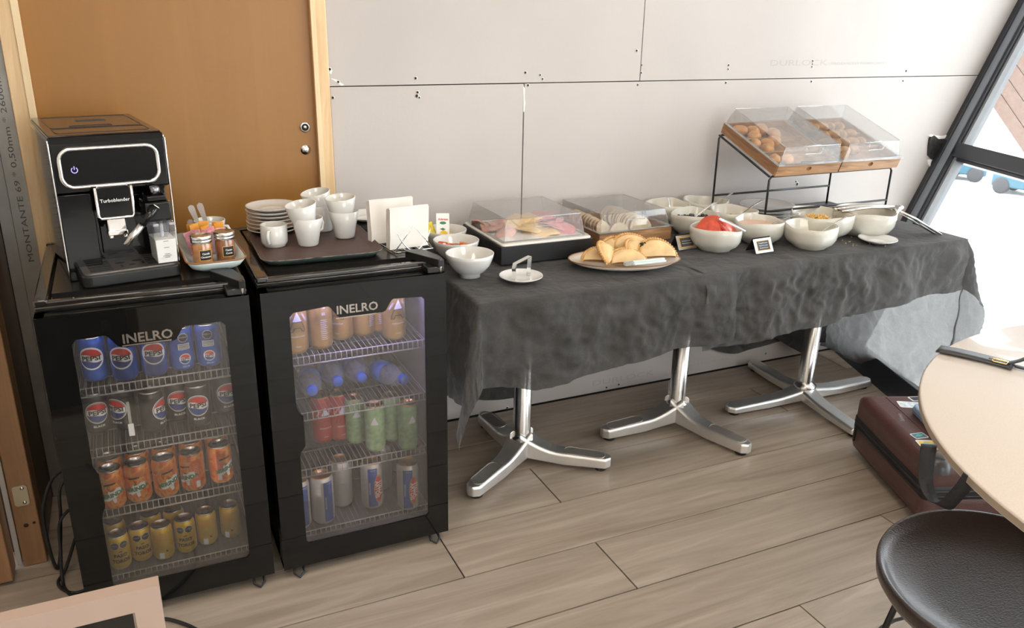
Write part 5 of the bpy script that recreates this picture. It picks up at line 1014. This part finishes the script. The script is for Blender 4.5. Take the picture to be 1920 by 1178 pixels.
spoon((2.060, -.455, CR+.052), (R(0), R(-18), R(-8)), 'steel spoon in the pink spread, its handle over the right rim', .13)
spoon((2.070, -.285, CR+.050), (R(0), R(-20), R(12)), 'steel spoon reaching out of the granola bowl beside the plates', .14)
spoon((2.170, -.580, CR+.040), (R(0), R(-26), R(-6)), 'steel spoon leaning on the right rim of the front right bowl', .13)
spoon((2.330, -.475, CR+.055), (R(0), R(-17), R(8)), 'steel spoon leaning out of the potato stick bowl', .15)
spoon((2.095, -.110, CR+.050), (R(0), R(-26), R(10)), 'steel spoon leaning on the rim of the rear bowl beside the rack', .10)
# steel tongs across the window-end bowl
t = thing('serving_tongs', 'long steel tongs lying across the bowl at the window end', 'tongs', (2.480, -.505, CR+.093), rot=(R(0), R(0), R(-14)))
def channel(b, pts, w, d):
    n = len(pts); V = []
    for (x, y, z), ww in zip(pts, w): V.append([b.bm.verts.new((x, y+s*ww, z-dz)) for s, dz in ((-1, d), (-.9, 0), (.9, 0), (1, d))])
    for p, q in zip(V, V[1:]):
        for i in range(3): fc = b.bm.faces.new([p[i], p[i+1], q[i+1], q[i]]); fc.smooth = True
b = B(); channel(b, [(-.13, -.030, .006), (-.06, -.026, .012), (.0, -.018, .014), (.13, -.006, .006)], [.016, .012, .009, .009], .008); o = b.done('arm', STEEL, t); o.modifiers.new('s', 'SOLIDIFY').thickness = .0012
b = B(); channel(b, [(-.12, .022, .004), (-.06, .018, .010), (.0, .012, .014), (.13, .006, .008)], [.016, .012, .009, .009], .008); o = b.done('arm', STEEL, t); o.modifiers.new('s', 'SOLIDIFY').thickness = .0012
b = B(); b.tube([(.135, -.014, .004), (.135, .014, .006)], .006, 12); b.done('hinge', CHROME, t)
t = thing('serving_tongs', 'steel tongs leaning from the last bowl down onto the cloth', 'tongs', (2.662, -.590, CR+.046), rot=(R(4), R(26), R(-22)))
b = B(); channel(b, [(-.10, 0, .006), (-.02, 0, .009), (.10, 0, .003)], [.010, .011, .013], .008); o = b.done('arm', STEEL, t); o.modifiers.new('s', 'SOLIDIFY').thickness = .0012
b = B(); channel(b, [(-.10, .006, -.008), (-.02, .010, -.010), (.10, .014, -.014)], [.009, .010, .012], -.006); o = b.done('arm', STEEL, t); o.modifiers.new('s', 'SOLIDIFY').thickness = .0012
b = B(); b.box(-.112, -.098, -.016, .016, -.010, .016, .002); b.done('hinge', CHROME, t)
c = s0.copy(); COL.objects.link(c); c.location = (2.418, -.628, CR); c.scale = (.90, .90, 1); c['label'] = 'white saucer alone at the cloth edge near the window end'; c['group'] = 'single saucers'
c = s0.copy(); COL.objects.link(c); c.location = (2.66, -.40, CR); c.scale = (.8, .8, 1); c['label'] = 'white saucer mostly hidden behind the last bowl and tongs'; c['group'] = 'single saucers'
# stacked plates under the rack
sp_ = B().lathe([(0, .002), (.06, .002), (.063, 0), (.068, 0), (.075, .004), (.108, .015), (.107, .0172), (.10, .015), (.073, .0065), (0, .006)], 48)
pl = sp_.done('plate', WHITEC, loc=(2.262, -.215, CR)); tag(pl, 'white plate at the bottom of the stack under the rack', 'plate', 'stacked plates under the rack')
for i, q in enumerate(('second from the bottom', 'in the middle', 'second from the top', 'at the top')): c = pl.copy(); COL.objects.link(c); c.location = (2.262, -.215, CR+.013*(i+1)); c['label'] = 'white plate %s of the stack under the rack' % q
tag(B().prism(rrect(.36, .26, .02, 5), 0, .010, 'z').done('flat_tray', mat('dark_tray', (.05, .052, .056), .4), loc=(2.53, -.20, CR)), 'flat dark tray lying on the cloth under the rack', 'tray')
# ------------------------------------------------------------------ table cards
for x, y, rz, lines, lb in ((1.716, -.460, 4, ('Pan lactal y de semillas', 'White and brown bread'), 'small metal easel card beside the bread box'), (1.938, -.592, 4, ('Tomate/Tomatoes', 'Pepino/Cucumber', 'Zanahoria/Carrot'), 'small metal easel card in front of the pink spread bowl')):
    t = thing('table_card', lb, 'sign', (x, y, CR), R(rz)); M0 = MX((0, 0, 0), (R(-28), 0, 0))
    b = B(); b.M = M0; b.prism(rrect(.080, .050, .002, 2, 0, .027), 0, .0015, 'y'); b.done('metal_plate', mat('card_metal', (.60, .58, .53), .3, .9), t)
    b = B(); b.M = MX((0, .052, 0), (R(28), 0, 0)); b.prism(rrect(.080, .056, .002, 2, 0, .028), 0, .0015, 'y'); b.done('rear_leg', mat('card_back', (.03, .03, .03), .5), t)
    b = B(); b.M = M0 @ MX((0, -.0006, .027)) @ FRONT; b.mi = 0; b.poly([(-.029, -.018), (.029, -.018), (.029, .018), (-.029, .018)]); b.M = M0 @ MX((0, -.0009, .027)) @ FRONT; b.mi = 1; b.poly([(-.0265, -.0155), (.0265, -.0155), (.0265, .0155), (-.0265, .0155)])
    b.M = M0 @ MX((0, -.0012, .027)) @ FRONT; b.mi = 2
    for i, q in enumerate(lines): b.text(q, .0049 if len(lines) == 2 else .0062, MX((0, (len(lines)-1)*.0042-.0084*i, 0)), sx=.88)
    b.done('card', [mat('card_gold', (.70, .36, .05), .4), mat('card_black', (.04, .04, .045), .5), WHT], t, recalc=False)
# ------------------------------------------------------------------ wire rack with two tilted pastry boxes
t = thing('wire_rack', 'black wire rack carrying two tilted pastry boxes', 'rack', (2.405, -.24, CR))
WR = mat('rack_black', (.012, .012, .013), .35); q = .0042; zf, zb = .214, .322; xl, xr = -.302, .305; yf_, yb_ = -.145, .16
b = B(); b.tube([(xl, yf_, .004), (xl, yf_, zf-.012), (xl+.010, yf_, zf), (xr-.010, yf_, zf), (xr, yf_, zf-.012), (xr, yf_, .004)], q, 8); b.done('front_frame', WR, t)
b = B(); b.tube([(xl, yb_, .004), (xl, yb_, zb-.012), (xl+.010, yb_, zb), (xr-.010, yb_, zb), (xr, yb_, zb-.012), (xr, yb_, .004)], q, 8); b.done('back_frame', WR, t)
for x in (xl, xr): b = B(); b.tube([(x, yf_, .004), (x, yb_, .004)], q, 8); b.done('side_runner', WR, t)
for x in (xl, 0, xr): b = B(); b.tube([(x, yf_, zf), (x, yb_, zb)], q, 8); b.done('slope_rail', WR, t)
for y, z in ((yf_, .086), (yb_, .086)): b = B(); b.tube([(xl, y, z), (xr, y, z)], q, 8); b.done('cross_bar', WR, t)
sl = math.atan2(zb-zf, yb_-yf_)
PAST = mat('golden_pastry', (.56, .25, .06), .35, noise_s=22, noise_a=.28, coat=.3, bump=.3, bump_s=50); COOK = mat('cookie', (.40, .19, .06), .6, noise_s=60, noise_a=.35, bump=.6, bump_s=60); CHOC = mat('chocolate', (.06, .028, .02), .4, noise_s=60, noise_a=.4)
def ptbox(x, label):
    t = thing('pastry_box', label, 'pastry box', (x, -.24-.008, CR+(zf+zb)/2+.008), rot=(sl, 0, 0)); crate(t, .298, .345, .042)
    b = B(); b.box(-.139, .139, -.06, -.052, .008, .034); b.box(-.139, .139, .045, .053, .008, .034); b.done('divider', ACAC, t); lid(t, .284, .332, .044, .104, .014, 0); return t
ptbox(2.252, 'tilted wooden pastry box on the left of the rack, with round rolls'); ptbox(2.556, 'tilted wooden pastry box on the right of the rack, with dark cookies')
def inbox(x, lx, ly, lz): v = Matrix.Rotation(sl, 4, 'X') @ Vector((lx, ly, lz)); return (x+v.x, -.248+v.y, CR+(zf+zb)/2+.008+v.z)
def roll(x, lx, ly, rz, label, s=1., m=None, nm='bread_roll', cat='roll', grp=None):
    b = B(); sd = random.random()*9
    b.grid(20, 12, lambda u, v: ((.030*s*cos(2*pi*u)*sin(pi*v))*(1+.1*sin(3*2*pi*u+sd)), .023*s*sin(2*pi*u)*sin(pi*v)*(1+.08*cos(4*pi*u)), .020*s*cos(pi*v)*(1+.12*sin(6*pi*u)*sin(pi*v))), wrap_u=True)
    bmesh.ops.remove_doubles(b.bm, verts=b.bm.verts, dist=.0003)
    o = b.done(nm, m or PAST); o.location = inbox(x, lx, ly, .030); o.rotation_euler = (sl, random.uniform(-.2, .2), rz); return tag(o, label, cat, grp)
for lx, ly, lb in [(-.105, .125, 'golden roll at the upper left corner of the left pastry box'), (-.050, .115, 'golden roll second from left in the top row of the left box'), (.000, .125, 'plump golden roll in the middle of the top row, left box'), (.03, .085, 'golden roll tucked under the plump one, left box'),
        (-.110, .015, 'golden roll at the left of the middle compartment, left box'), (-.055, .010, 'glossy twisted roll beside it in the middle compartment'), (-.010, .030, 'golden roll at the right of the middle pile, left box'), (-.085, -.025, 'golden roll low in the middle compartment, left box'),
        (-.110, -.105, 'round golden roll at the lower left of the left box'), (-.055, -.110, 'pale sugared pastry at the front of the left box'), (-.07, .075, 'golden roll lying in front of the top row, left box')]:
    roll(2.252, lx, ly, random.random()*3, lb, 1.15 if 'plump' in lb else 1., grp='golden rolls in the left pastry box')
b = B(); b.prism([(-.03, -.006), (.0, -.010), (.012, .0), (.05, -.003), (.05, .003), (.010, .008), (-.02, .012)], 0, .006, 'z'); o = tag(b.done('pastry_scrap', CHOC), 'dark chocolate scrap at the lower right of the left pastry box', 'pastry'); o.location = inbox(2.252, .04, -.12, .012); o.rotation_euler = (sl, 0, 0)
for i in range(9):
    dk = i % 3 == 0; b = B(); b.M = MX((0, 0, 0), (R(0), R(0), 0)); b.grid(18, 10, lambda u, v: (.040*cos(2*pi*u)*sin(pi*v), .034*sin(2*pi*u)*sin(pi*v), .015*cos(pi*v)*(1+.3*noise.noise(Vector((u*8, v*8, i))))), wrap_u=True); bmesh.ops.remove_doubles(b.bm, verts=b.bm.verts, dist=.0003)
    o = b.done('cookie', CHOC if dk else COOK); o.location = inbox(2.556, -.108+.012*sin(i*2), .142-.034*i, .030); o.rotation_euler = (sl+R(35), R(30), R(30+20*i)); tag(o, (('dark chocolate' if dk else 'golden oat')+' cookie, %s from the top in the left column of the right box' % ORD[i]), 'cookie', 'dark cookies' if dk else 'oat cookies')
for i in range(14):
    lx, ly = -.045+.045*(i % 4), .12-.065*(i//4)
    roll(2.556, lx, ly, random.random()*3, 'rough brown pastry, %s from the left in the %s row down, right pastry box' % (ORD[i % 4], ORD[i//4]), .9, COOK, 'scone', 'pastry', 'rough brown pastries in the right box')
# crumbs on the cloth
bits('crumbs', 'scattered pale crumbs on the dark cloth near the window end', 'crumbs', 2.36, -.60, CR+.001, .09, 16, mat('crumb_bit', (.70, .48, .26), .8), lambda b: b.box(-.002, .002, -.0015, .0015, -.001, .001), .0)
# ------------------------------------------------------------------ right foreground: round table, bag, suitcase, chair
TC = (2.02, -2.222); TR = .815; TH = .74
t = thing('round_table', 'large round cream-topped table at the right with a wooden pedestal', 'table', (TC[0], TC[1], 0))
b = B(); b.lathe([(0, TH-.022), (TR-.006, TH-.022), (TR, TH-.018), (TR, TH-.003), (TR-.004, TH), (0, TH)], 128); b.done('tabletop', mat('cream_laminate', (.62, .555, .49), .30, noise_s=300, noise_a=.05, coat=.15), t)
b = B(); b.lathe([(TR+.0006, TH-.016), (TR+.0006, TH-.004)], 128); b.done('edge_band', mat('edge_band', (.36, .29, .22), .5), t, recalc=False)
OR = wood('orange_wood', (.42, .17, .05), (.55, .26, .09), 'z', 1.2, .4, .1)
for i in range(4):
    a = R(45+90*i); b = B(); b.M = MX((.30*cos(a), .30*sin(a), 0), (0, 0, a)); b.box(-.03, .03, -.03, .03, 0, TH-.06, .004); b.done('leg', OR, t)
b = B(); b.box(-.25, .25, -.25, .25, TH-.07, TH-.0225, .004); b.done('apron', OR, t)
# shoulder bag: body off to the right, belt on the table top, loop over the edge
t = thing('shoulder_bag', 'black shoulder bag on the round table, its strap looping over the edge', 'bag', (2.03, -1.66, TH+.002), R(-20))
BLT = mat('black_leather', (.014, .014, .016), .42, bump=.4, bump_s=120)
b = B(); b.box(-.055, .24, -.10, .12, 0, .15, .03, 3); b.done('body', BLT, t)
def band(name, P, wd, up_, m, par, th=.0022):
    """flat strap through points; up_ gives the width direction at each point"""
    b = B(); V = []
    for (p, u) in zip(P, up_): V.append([b.bm.verts.new(Vector(p)+Vector(u).normalized()*s*wd/2) for s in (-1, 1)])
    for p, q in zip(V, V[1:]): fc = b.bm.faces.new([p[0], p[1], q[1], q[0]]); fc.smooth = True
    o = b.done(name, m, par, recalc=False); sd = o.modifiers.new('s', 'SOLIDIFY'); sd.thickness = th; sd.offset = 0; return o
def bez(a, c, d, e, n=18): return [Vector(a)*(1-s)**3+Vector(c)*3*s*(1-s)**2+Vector(d)*3*s*s*(1-s)+Vector(e)*s**3 for s in [i/n for i in range(n+1)]]
def loc_(p): 
    q = Vector(p)-Vector((2.03, -1.66, TH+.002)); return Matrix.Rotation(R(20), 4, 'Z') @ q
P = bez((1.725, -1.455, TH+.004), (1.75, -1.50, TH+.008), (1.77, -1.53, TH+.004), (1.795, -1.60, TH+.005)); b1 = band('strap', [loc_(p) for p in P], .052, [Matrix.Rotation(R(20), 3, 'Z') @ Vector((.9, .44, 0))]*len(P), BLT, t)
P = bez((1.795, -1.60, TH+.006), (1.81, -1.66, TH+.006), (1.86, -1.70, TH+.015), (1.97, -1.66, TH+.05)); band('strap', [loc_(p) for p in P], .018, [Matrix.Rotation(R(20), 3, 'Z') @ Vector((.6, .8, 0))]*len(P), BLT, t)
P = bez((1.79, -1.585, TH+.008), (1.83, -1.60, TH+.010), (1.86, -1.60, TH+.02), (1.96, -1.60, TH+.06)); band('strap', [loc_(p) for p in P], .012, [Matrix.Rotation(R(20), 3, 'Z') @ Vector((.4, 1, 0))]*len(P), BLT, t)
b = B(); q = loc_((1.782, -1.575, TH+.009)); b.M = MX(q, (0, 0, R(-45))); b.tube([(x, y, 0) for x, y in rrect(.030, .022, .004, 3)], .0018, 6, closed=True); b.tube([(-.024, 0, .001), (.015, 0, .003)], .0016, 6); b.done('buckle', mat('brass', (.75, .55, .28), .25, 1), t)
# hanging strap loop in front of the table edge
t2 = thing('hanging_strap', 'wide black fabric strap hanging in a loop from the round table edge', 'strap', (1.315, -1.83, .60))
K = [(1.306, -1.782, .738), (1.302, -1.788, .700), (1.298, -1.797, .668), (1.292, -1.818, .648), (1.288, -1.838, .644), (1.284, -1.856, .655), (1.281, -1.872, .685), (1.279, -1.884, .712), (1.279, -1.890, .734)]
P = []; U = []
for i in range(len(K)-1):
    p0, p1, p2, p3 = [Vector(K[max(0, min(len(K)-1, i+k))]) for k in (-1, 0, 1, 2)]
    for q_ in range(5): u = q_/5; P.append(.5*((2*p1)+(-p0+p2)*u+(2*p0-5*p1+4*p2-p3)*u*u+(-p0+3*p1-3*p2+p3)*u**3))
P.append(Vector(K[-1])); n_ = len(P)
U = [Vector((.90, -.42, -.05)).lerp(Vector((.72, -.34, -.60)), min(1, i/(n_-1)*1.3)) for i in range(n_)]
band('strap', [Vector(p)-Vector((1.315, -1.83, .60)) for p in P], .030, U, mat('webbing', (.016, .016, .018), .6, bump=.6, bump_s=400), t2)
# suitcase lying flat
def frame(A, u, wv): return Matrix(((u.x, wv.x, 0, A[0]), (u.y, wv.y, 0, A[1]), (0, 0, 1, 0), (0, 0, 0, 1)))
ang = math.atan2(-.93, -.37)
t = thing('suitcase', 'maroon hard-shell suitcase lying flat on the floor under the round table', 'suitcase', (2.376, -1.078, 0.0), math.atan2(-.37, .93))
SHL = mat('maroon_shell', (.095, .042, .038), .42, noise_s=30, noise_a=.08, bump=.5, bump_s=260, coat=.1); sw_, sl_ = .40, .50
b = B(); b.box(-sw_/2, sw_/2, -sl_/2, sl_/2, .018, .118, .035, 4); b.done('lower_shell', SHL, t)
b = B(); b.box(-sw_/2, sw_/2, -sl_/2, sl_/2, .124, .225, .038, 4); top = b.done('upper_shell', SHL, t)
b = B(); b.box(-sw_/2-.001, sw_/2+.001, -sl_/2-.001, sl_/2+.001, .085, .158, .030, 4)
b.done('zip_band', mat('zip_black', (.014, .014, .015), .5), t)
b = B(); b.tube([(x, y, .130) for x, y in rrect(sw_+.004, sl_+.004, .035, 6)], .0035, 6, closed=True); b.tube([(x, y, .112) for x, y in rrect(sw_+.004, sl_+.004, .035, 6)], .0022, 6, closed=True); b.done('zip', mat('zip_teeth', (.03, .03, .032), .35), t)
b = B(); b.box(-sw_/2-.012, -sw_/2-.004, sl_/2-.05, sl_/2-.040, .06, .118, .002); b.done('zip_pull', BLACKP, t)
b = B(); b.tube([(.02+.006*i, -sl_/2-.006-.003*(i % 2), .128+.004*sin(i*2.1)) for i in range(14)], .0035, 6); b.done('bead_chain', mat('bead_silver', (.6, .55, .5), .25, 1, noise_s=200, noise_a=.6), t)
for sx in (-1, 1):
    b = B(); b.M = MX((sx*(sw_/2-.045)+.0, -sl_/2+.035, .20)); b.lathe([(0, .034), (.018, .034), (.034, .026), (.042, .010), (.044, -.01)], 28); w_ = b.done('wheel_housing', mat('housing_grey', (.05, .05, .052), .3), t)
    b = B(); b.M = MX((sx*(sw_/2-.045), -sl_/2+.030, .238), (0, R(90), R(60))); b.lathe([(0, -.010), (.016, -.010), (.019, -.006), (.019, .006), (.016, .010), (0, .010)], 20); b.done('wheel', mat('wheel_grey', (.22, .22, .23), .3, .5), w_)
b = B(); b.M = MX((.0, 0, .2255)); b.box(-.112, -.104, -.22, .22, -.002, .0005, .002); b.box(.115, .13, -.22, .22, -.002, .0005, .002); b.done('shell_rib', SHL, t)
b = B(); b.text('Salento', .020, MX((-.135, .06, .2262), (0, 0, R(75)))); b.done('lettering', mat('dull_silver_print', (.42, .38, .36), .4), top)
def sticker(name, x, y, w_, h_, rz, col, extra=None):
    b = B(); b.M = MX((x, y, .2258), (0, 0, R(rz))); b.prism(rrect(w_, h_, .006, 3), 0, .0006, 'z'); b.mi = 1
    b.prism(rrect(w_*.86, h_*.8, .004, 3), .0006, .0009, 'z'); b.mi = 2
    if extra: extra(b, w_, h_)
    b.done(name, [WHT, mat('sticker_%s' % name[:4]+str(int(x*1000)), col, .4, noise_s=70, noise_a=.35), mat('sticker_teal', (.10, .38, .42), .4)], top)
sticker('sticker', .01, .205, .085, .035, 8, (.03, .03, .035)); sticker('sticker', -.03, .150, .13, .05, -10, (.62, .70, .74))
sticker('sticker', -.142, -.135, .062, .070, -4, (.75, .48, .06), lambda b, w_, h_: b.prism([(-.018, -.008), (.020, -.010), (.024, .008), (.006, .012), (-.006, .020), (-.016, .012)], .0009, .0012, 'z'))
sticker('sticker', -.140, -.070, .05, .035, 12, (.05, .16, .16), lambda b, w_, h_: b.prism([(-.02, -.004), (.0, .010), (.02, .004), (.0, -.006)], .0009, .0012, 'z'))
t = thing('tablet_case', 'pale blue zipped case with a white card lying on the suitcase', 'case', (2.376+.025*.93-.05*.37, -1.078-.025*.37-.05*.93, .2275), math.atan2(-.37, .93)+R(-4))
B().prism(rrect(.235, .30, .03, 6), 0, .030, 'z').done('body', mat('pale_blue_case', (.30, .40, .56), .45), t, bevel=.006); B().prism(rrect(.17, .22, .01, 3), .030, .0315, 'z').done('card', mat('card_white', (.74, .77, .82), .4), t)
b = B(); b.tube([(x, y, .015) for x, y in rrect(.237, .302, .03, 6)], .002, 6, closed=True); b.done('zip', mat('case_zip', (.14, .20, .32), .5), t)
# chair with a dished brown seat
SX, SY, SZ, SR = 1.463, -1.913, .462, .252
t = thing('dining_chair', 'round-seated dark brown chair with thin black metal legs', 'chair', (SX, SY, 0))
SEAT = bpy.data.materials.new('dark_brown_seat'); SEAT.use_nodes = True; nt = SEAT.node_tree; pb = nt.nodes['Principled BSDF']; pb.inputs['Base Color'].default_value = (.020, .010, .008, 1); pb.inputs['Roughness'].default_value = .30; pb.inputs['Coat Weight'].default_value = .3; pb.inputs['Coat Roughness'].default_value = .2
tc = nt.nodes.new('ShaderNodeTexCoord'); mp = nt.nodes.new('ShaderNodeMapping'); mp.inputs['Scale'].default_value = (170, 420, 240); mp.inputs['Rotation'].default_value = (0, 0, R(50)); n = nt.nodes.new('ShaderNodeTexNoise'); n.inputs['Scale'].default_value = 1; n.inputs['Detail'].default_value = 3
nt.links.new(tc.outputs['Object'], mp.inputs[0]); nt.links.new(mp.outputs[0], n.inputs['Vector']); bp = nt.nodes.new('ShaderNodeBump'); bp.inputs['Strength'].default_value = .8; bp.inputs['Distance'].default_value = .0016; nt.links.new(n.outputs['Fac'], bp.inputs['Height']); nt.links.new(bp.outputs[0], pb.inputs['Normal'])
b = B(); dz = -.0
b.lathe([(0, SZ-.050), (SR*.80, SZ-.052), (SR*.94, SZ-.044), (SR*.99, SZ-.025), (SR, SZ-.006), (SR*.99, SZ+.001), (SR*.965, SZ), (SR*.93, SZ-.008), (SR*.86, SZ-.020), (SR*.6, SZ-.028), (SR*.3, SZ-.031), (0, SZ-.032)], 96, wob=lambda a, i, r, z: (0, (.010*max(0, sin(a+R(30)))**2*(r/SR)**4)))
b.done('seat', SEAT, t)
for i in range(4):
    a = R(45+90*i+8); b = B(); b.tube([(SR*.62*cos(a), SR*.62*sin(a), SZ-.05), (SR*.80*cos(a), SR*.80*sin(a), SZ-.06), (SR*1.08*cos(a), SR*1.08*sin(a), .008)], .0065, 10); lg = b.done('leg', BLACKP, t)
    b = B(); b.lathe([(0, 0), (.010, 0), (.010, .016), (0, .016)], 14, SR*1.08*cos(a), SR*1.08*sin(a)); b.done('glide', RUBBER, lg)
b = B(); b.tube([(SR*.95*cos(q)*.98, SR*.95*sin(q)*.98, .20) for q in [2*pi*i/32 for i in range(32)]], .004, 8, closed=True); b.done('ring_brace', BLACKP, t)
# ------------------------------------------------------------------ left foreground: silver-framed display
t = thing('framed_display', 'silver-framed dark screen panel standing at the lower left corner', 'display', (-.33, -1.70, 0), 0)
zt = .772; SIL = mat('silver_frame', (.50, .385, .32), .35, .4)
b = B(); w2, fr_ = .30, .036
b.M = MX((0, 0, 0)) @ FRONT
def ringp(b, w, z0, z1, k): return [(-w+k, z0+k), (w-k, z0+k), (w-k, z1-k), (-w+k, z1-k)]
O0 = ringp(b, w2, .16, zt, 0); I0 = ringp(b, w2, .16, zt, fr_-.003); I1 = ringp(b, w2, .16, zt, fr_)
for P0, P1, d0, d1 in ((O0, I0, 0, 0), (I0, I1, 0, -.004), (O0, O0, 0, -.022)):
    for i in range(4):
        j = (i+1) % 4; b.add([(P0[i][0], P0[i][1], d0), (P0[j][0], P0[j][1], d0), (P1[j][0], P1[j][1], d1), (P1[i][0], P1[i][1], d1)], [(0, 1, 2, 3)])
b.done('frame', SIL, t)
B().box(-w2+fr_-.004, w2-fr_+.004, .004, .021, .16+fr_-.004, zt-fr_+.004).done('screen', BLACKG, t)
b = B()
for x in (-.2, .2): b.box(x-.015, x+.015, -.14, .18, 0, .02, .003); b.box(x-.012, x+.012, .0225, .045, .0, .5, .003)
b.done('stand', BLACKP, t)
# cables on the floor
CBL = mat('cable_black', (.012, .012, .012), .5)
def cable(P, r, label, n=60):
    Q = []
    m = len(P)
    for i in range(m-1):
        p0, p1, p2, p3 = [Vector(P[max(0, min(m-1, i+k))]) for k in (-1, 0, 1, 2)]
        for s in range(10): u = s/10; Q.append(.5*((2*p1)+(-p0+p2)*u+(2*p0-5*p1+4*p2-p3)*u*u+(-p0+3*p1-3*p2+p3)*u**3))
    Q.append(Vector(P[-1])); tag(B().tube(Q, r, 8).done('power_cable', CBL), label, 'cable')
cable([(-.24, -.40, .30), (-.29, -.40, .27), (-.325, -.41, .18), (-.325, -.42, .06), (-.315, -.425, .006), (-.30, -.43, .06), (-.285, -.42, .16), (-.275, -.40, .24), (-.24, -.38, .27)], .0045, 'black power cable hanging in a tall loop beside the left cooler')
cable([(-.24, -.43, .20), (-.285, -.44, .16), (-.295, -.46, .08), (-.30, -.49, .008), (-.285, -.55, .006), (-.25, -.60, .006), (-.21, -.60, .006)], .0045, 'black power cable lying on the floor behind the left cooler corner')
cable([(-.245, -.41, .12), (-.29, -.45, .02), (-.31, -.50, .006), (-.27, -.56, .006), (-.21, -.545, .006)], .0045, 'second black cable crossing the first on the floor')
cable([(-.18, -.66, .006), (-.09, -.745, .006), (-.045, -.77, .006), (.01, -.83, .006), (.04, -.90, .006), (.02, -1.1, .006), (-.1, -1.4, .006), (-.25, -1.6, .006)], .0045, 'black cable curving out from under the left cooler toward the display')
cable([(.715, -.10, .62), (.76, -.13, .60), (.775, -.12, .40), (.765, -.10, .2), (.76, -.08, .006), (.80, -.05, .006)], .004, 'black cable hanging down beside the right cooler')
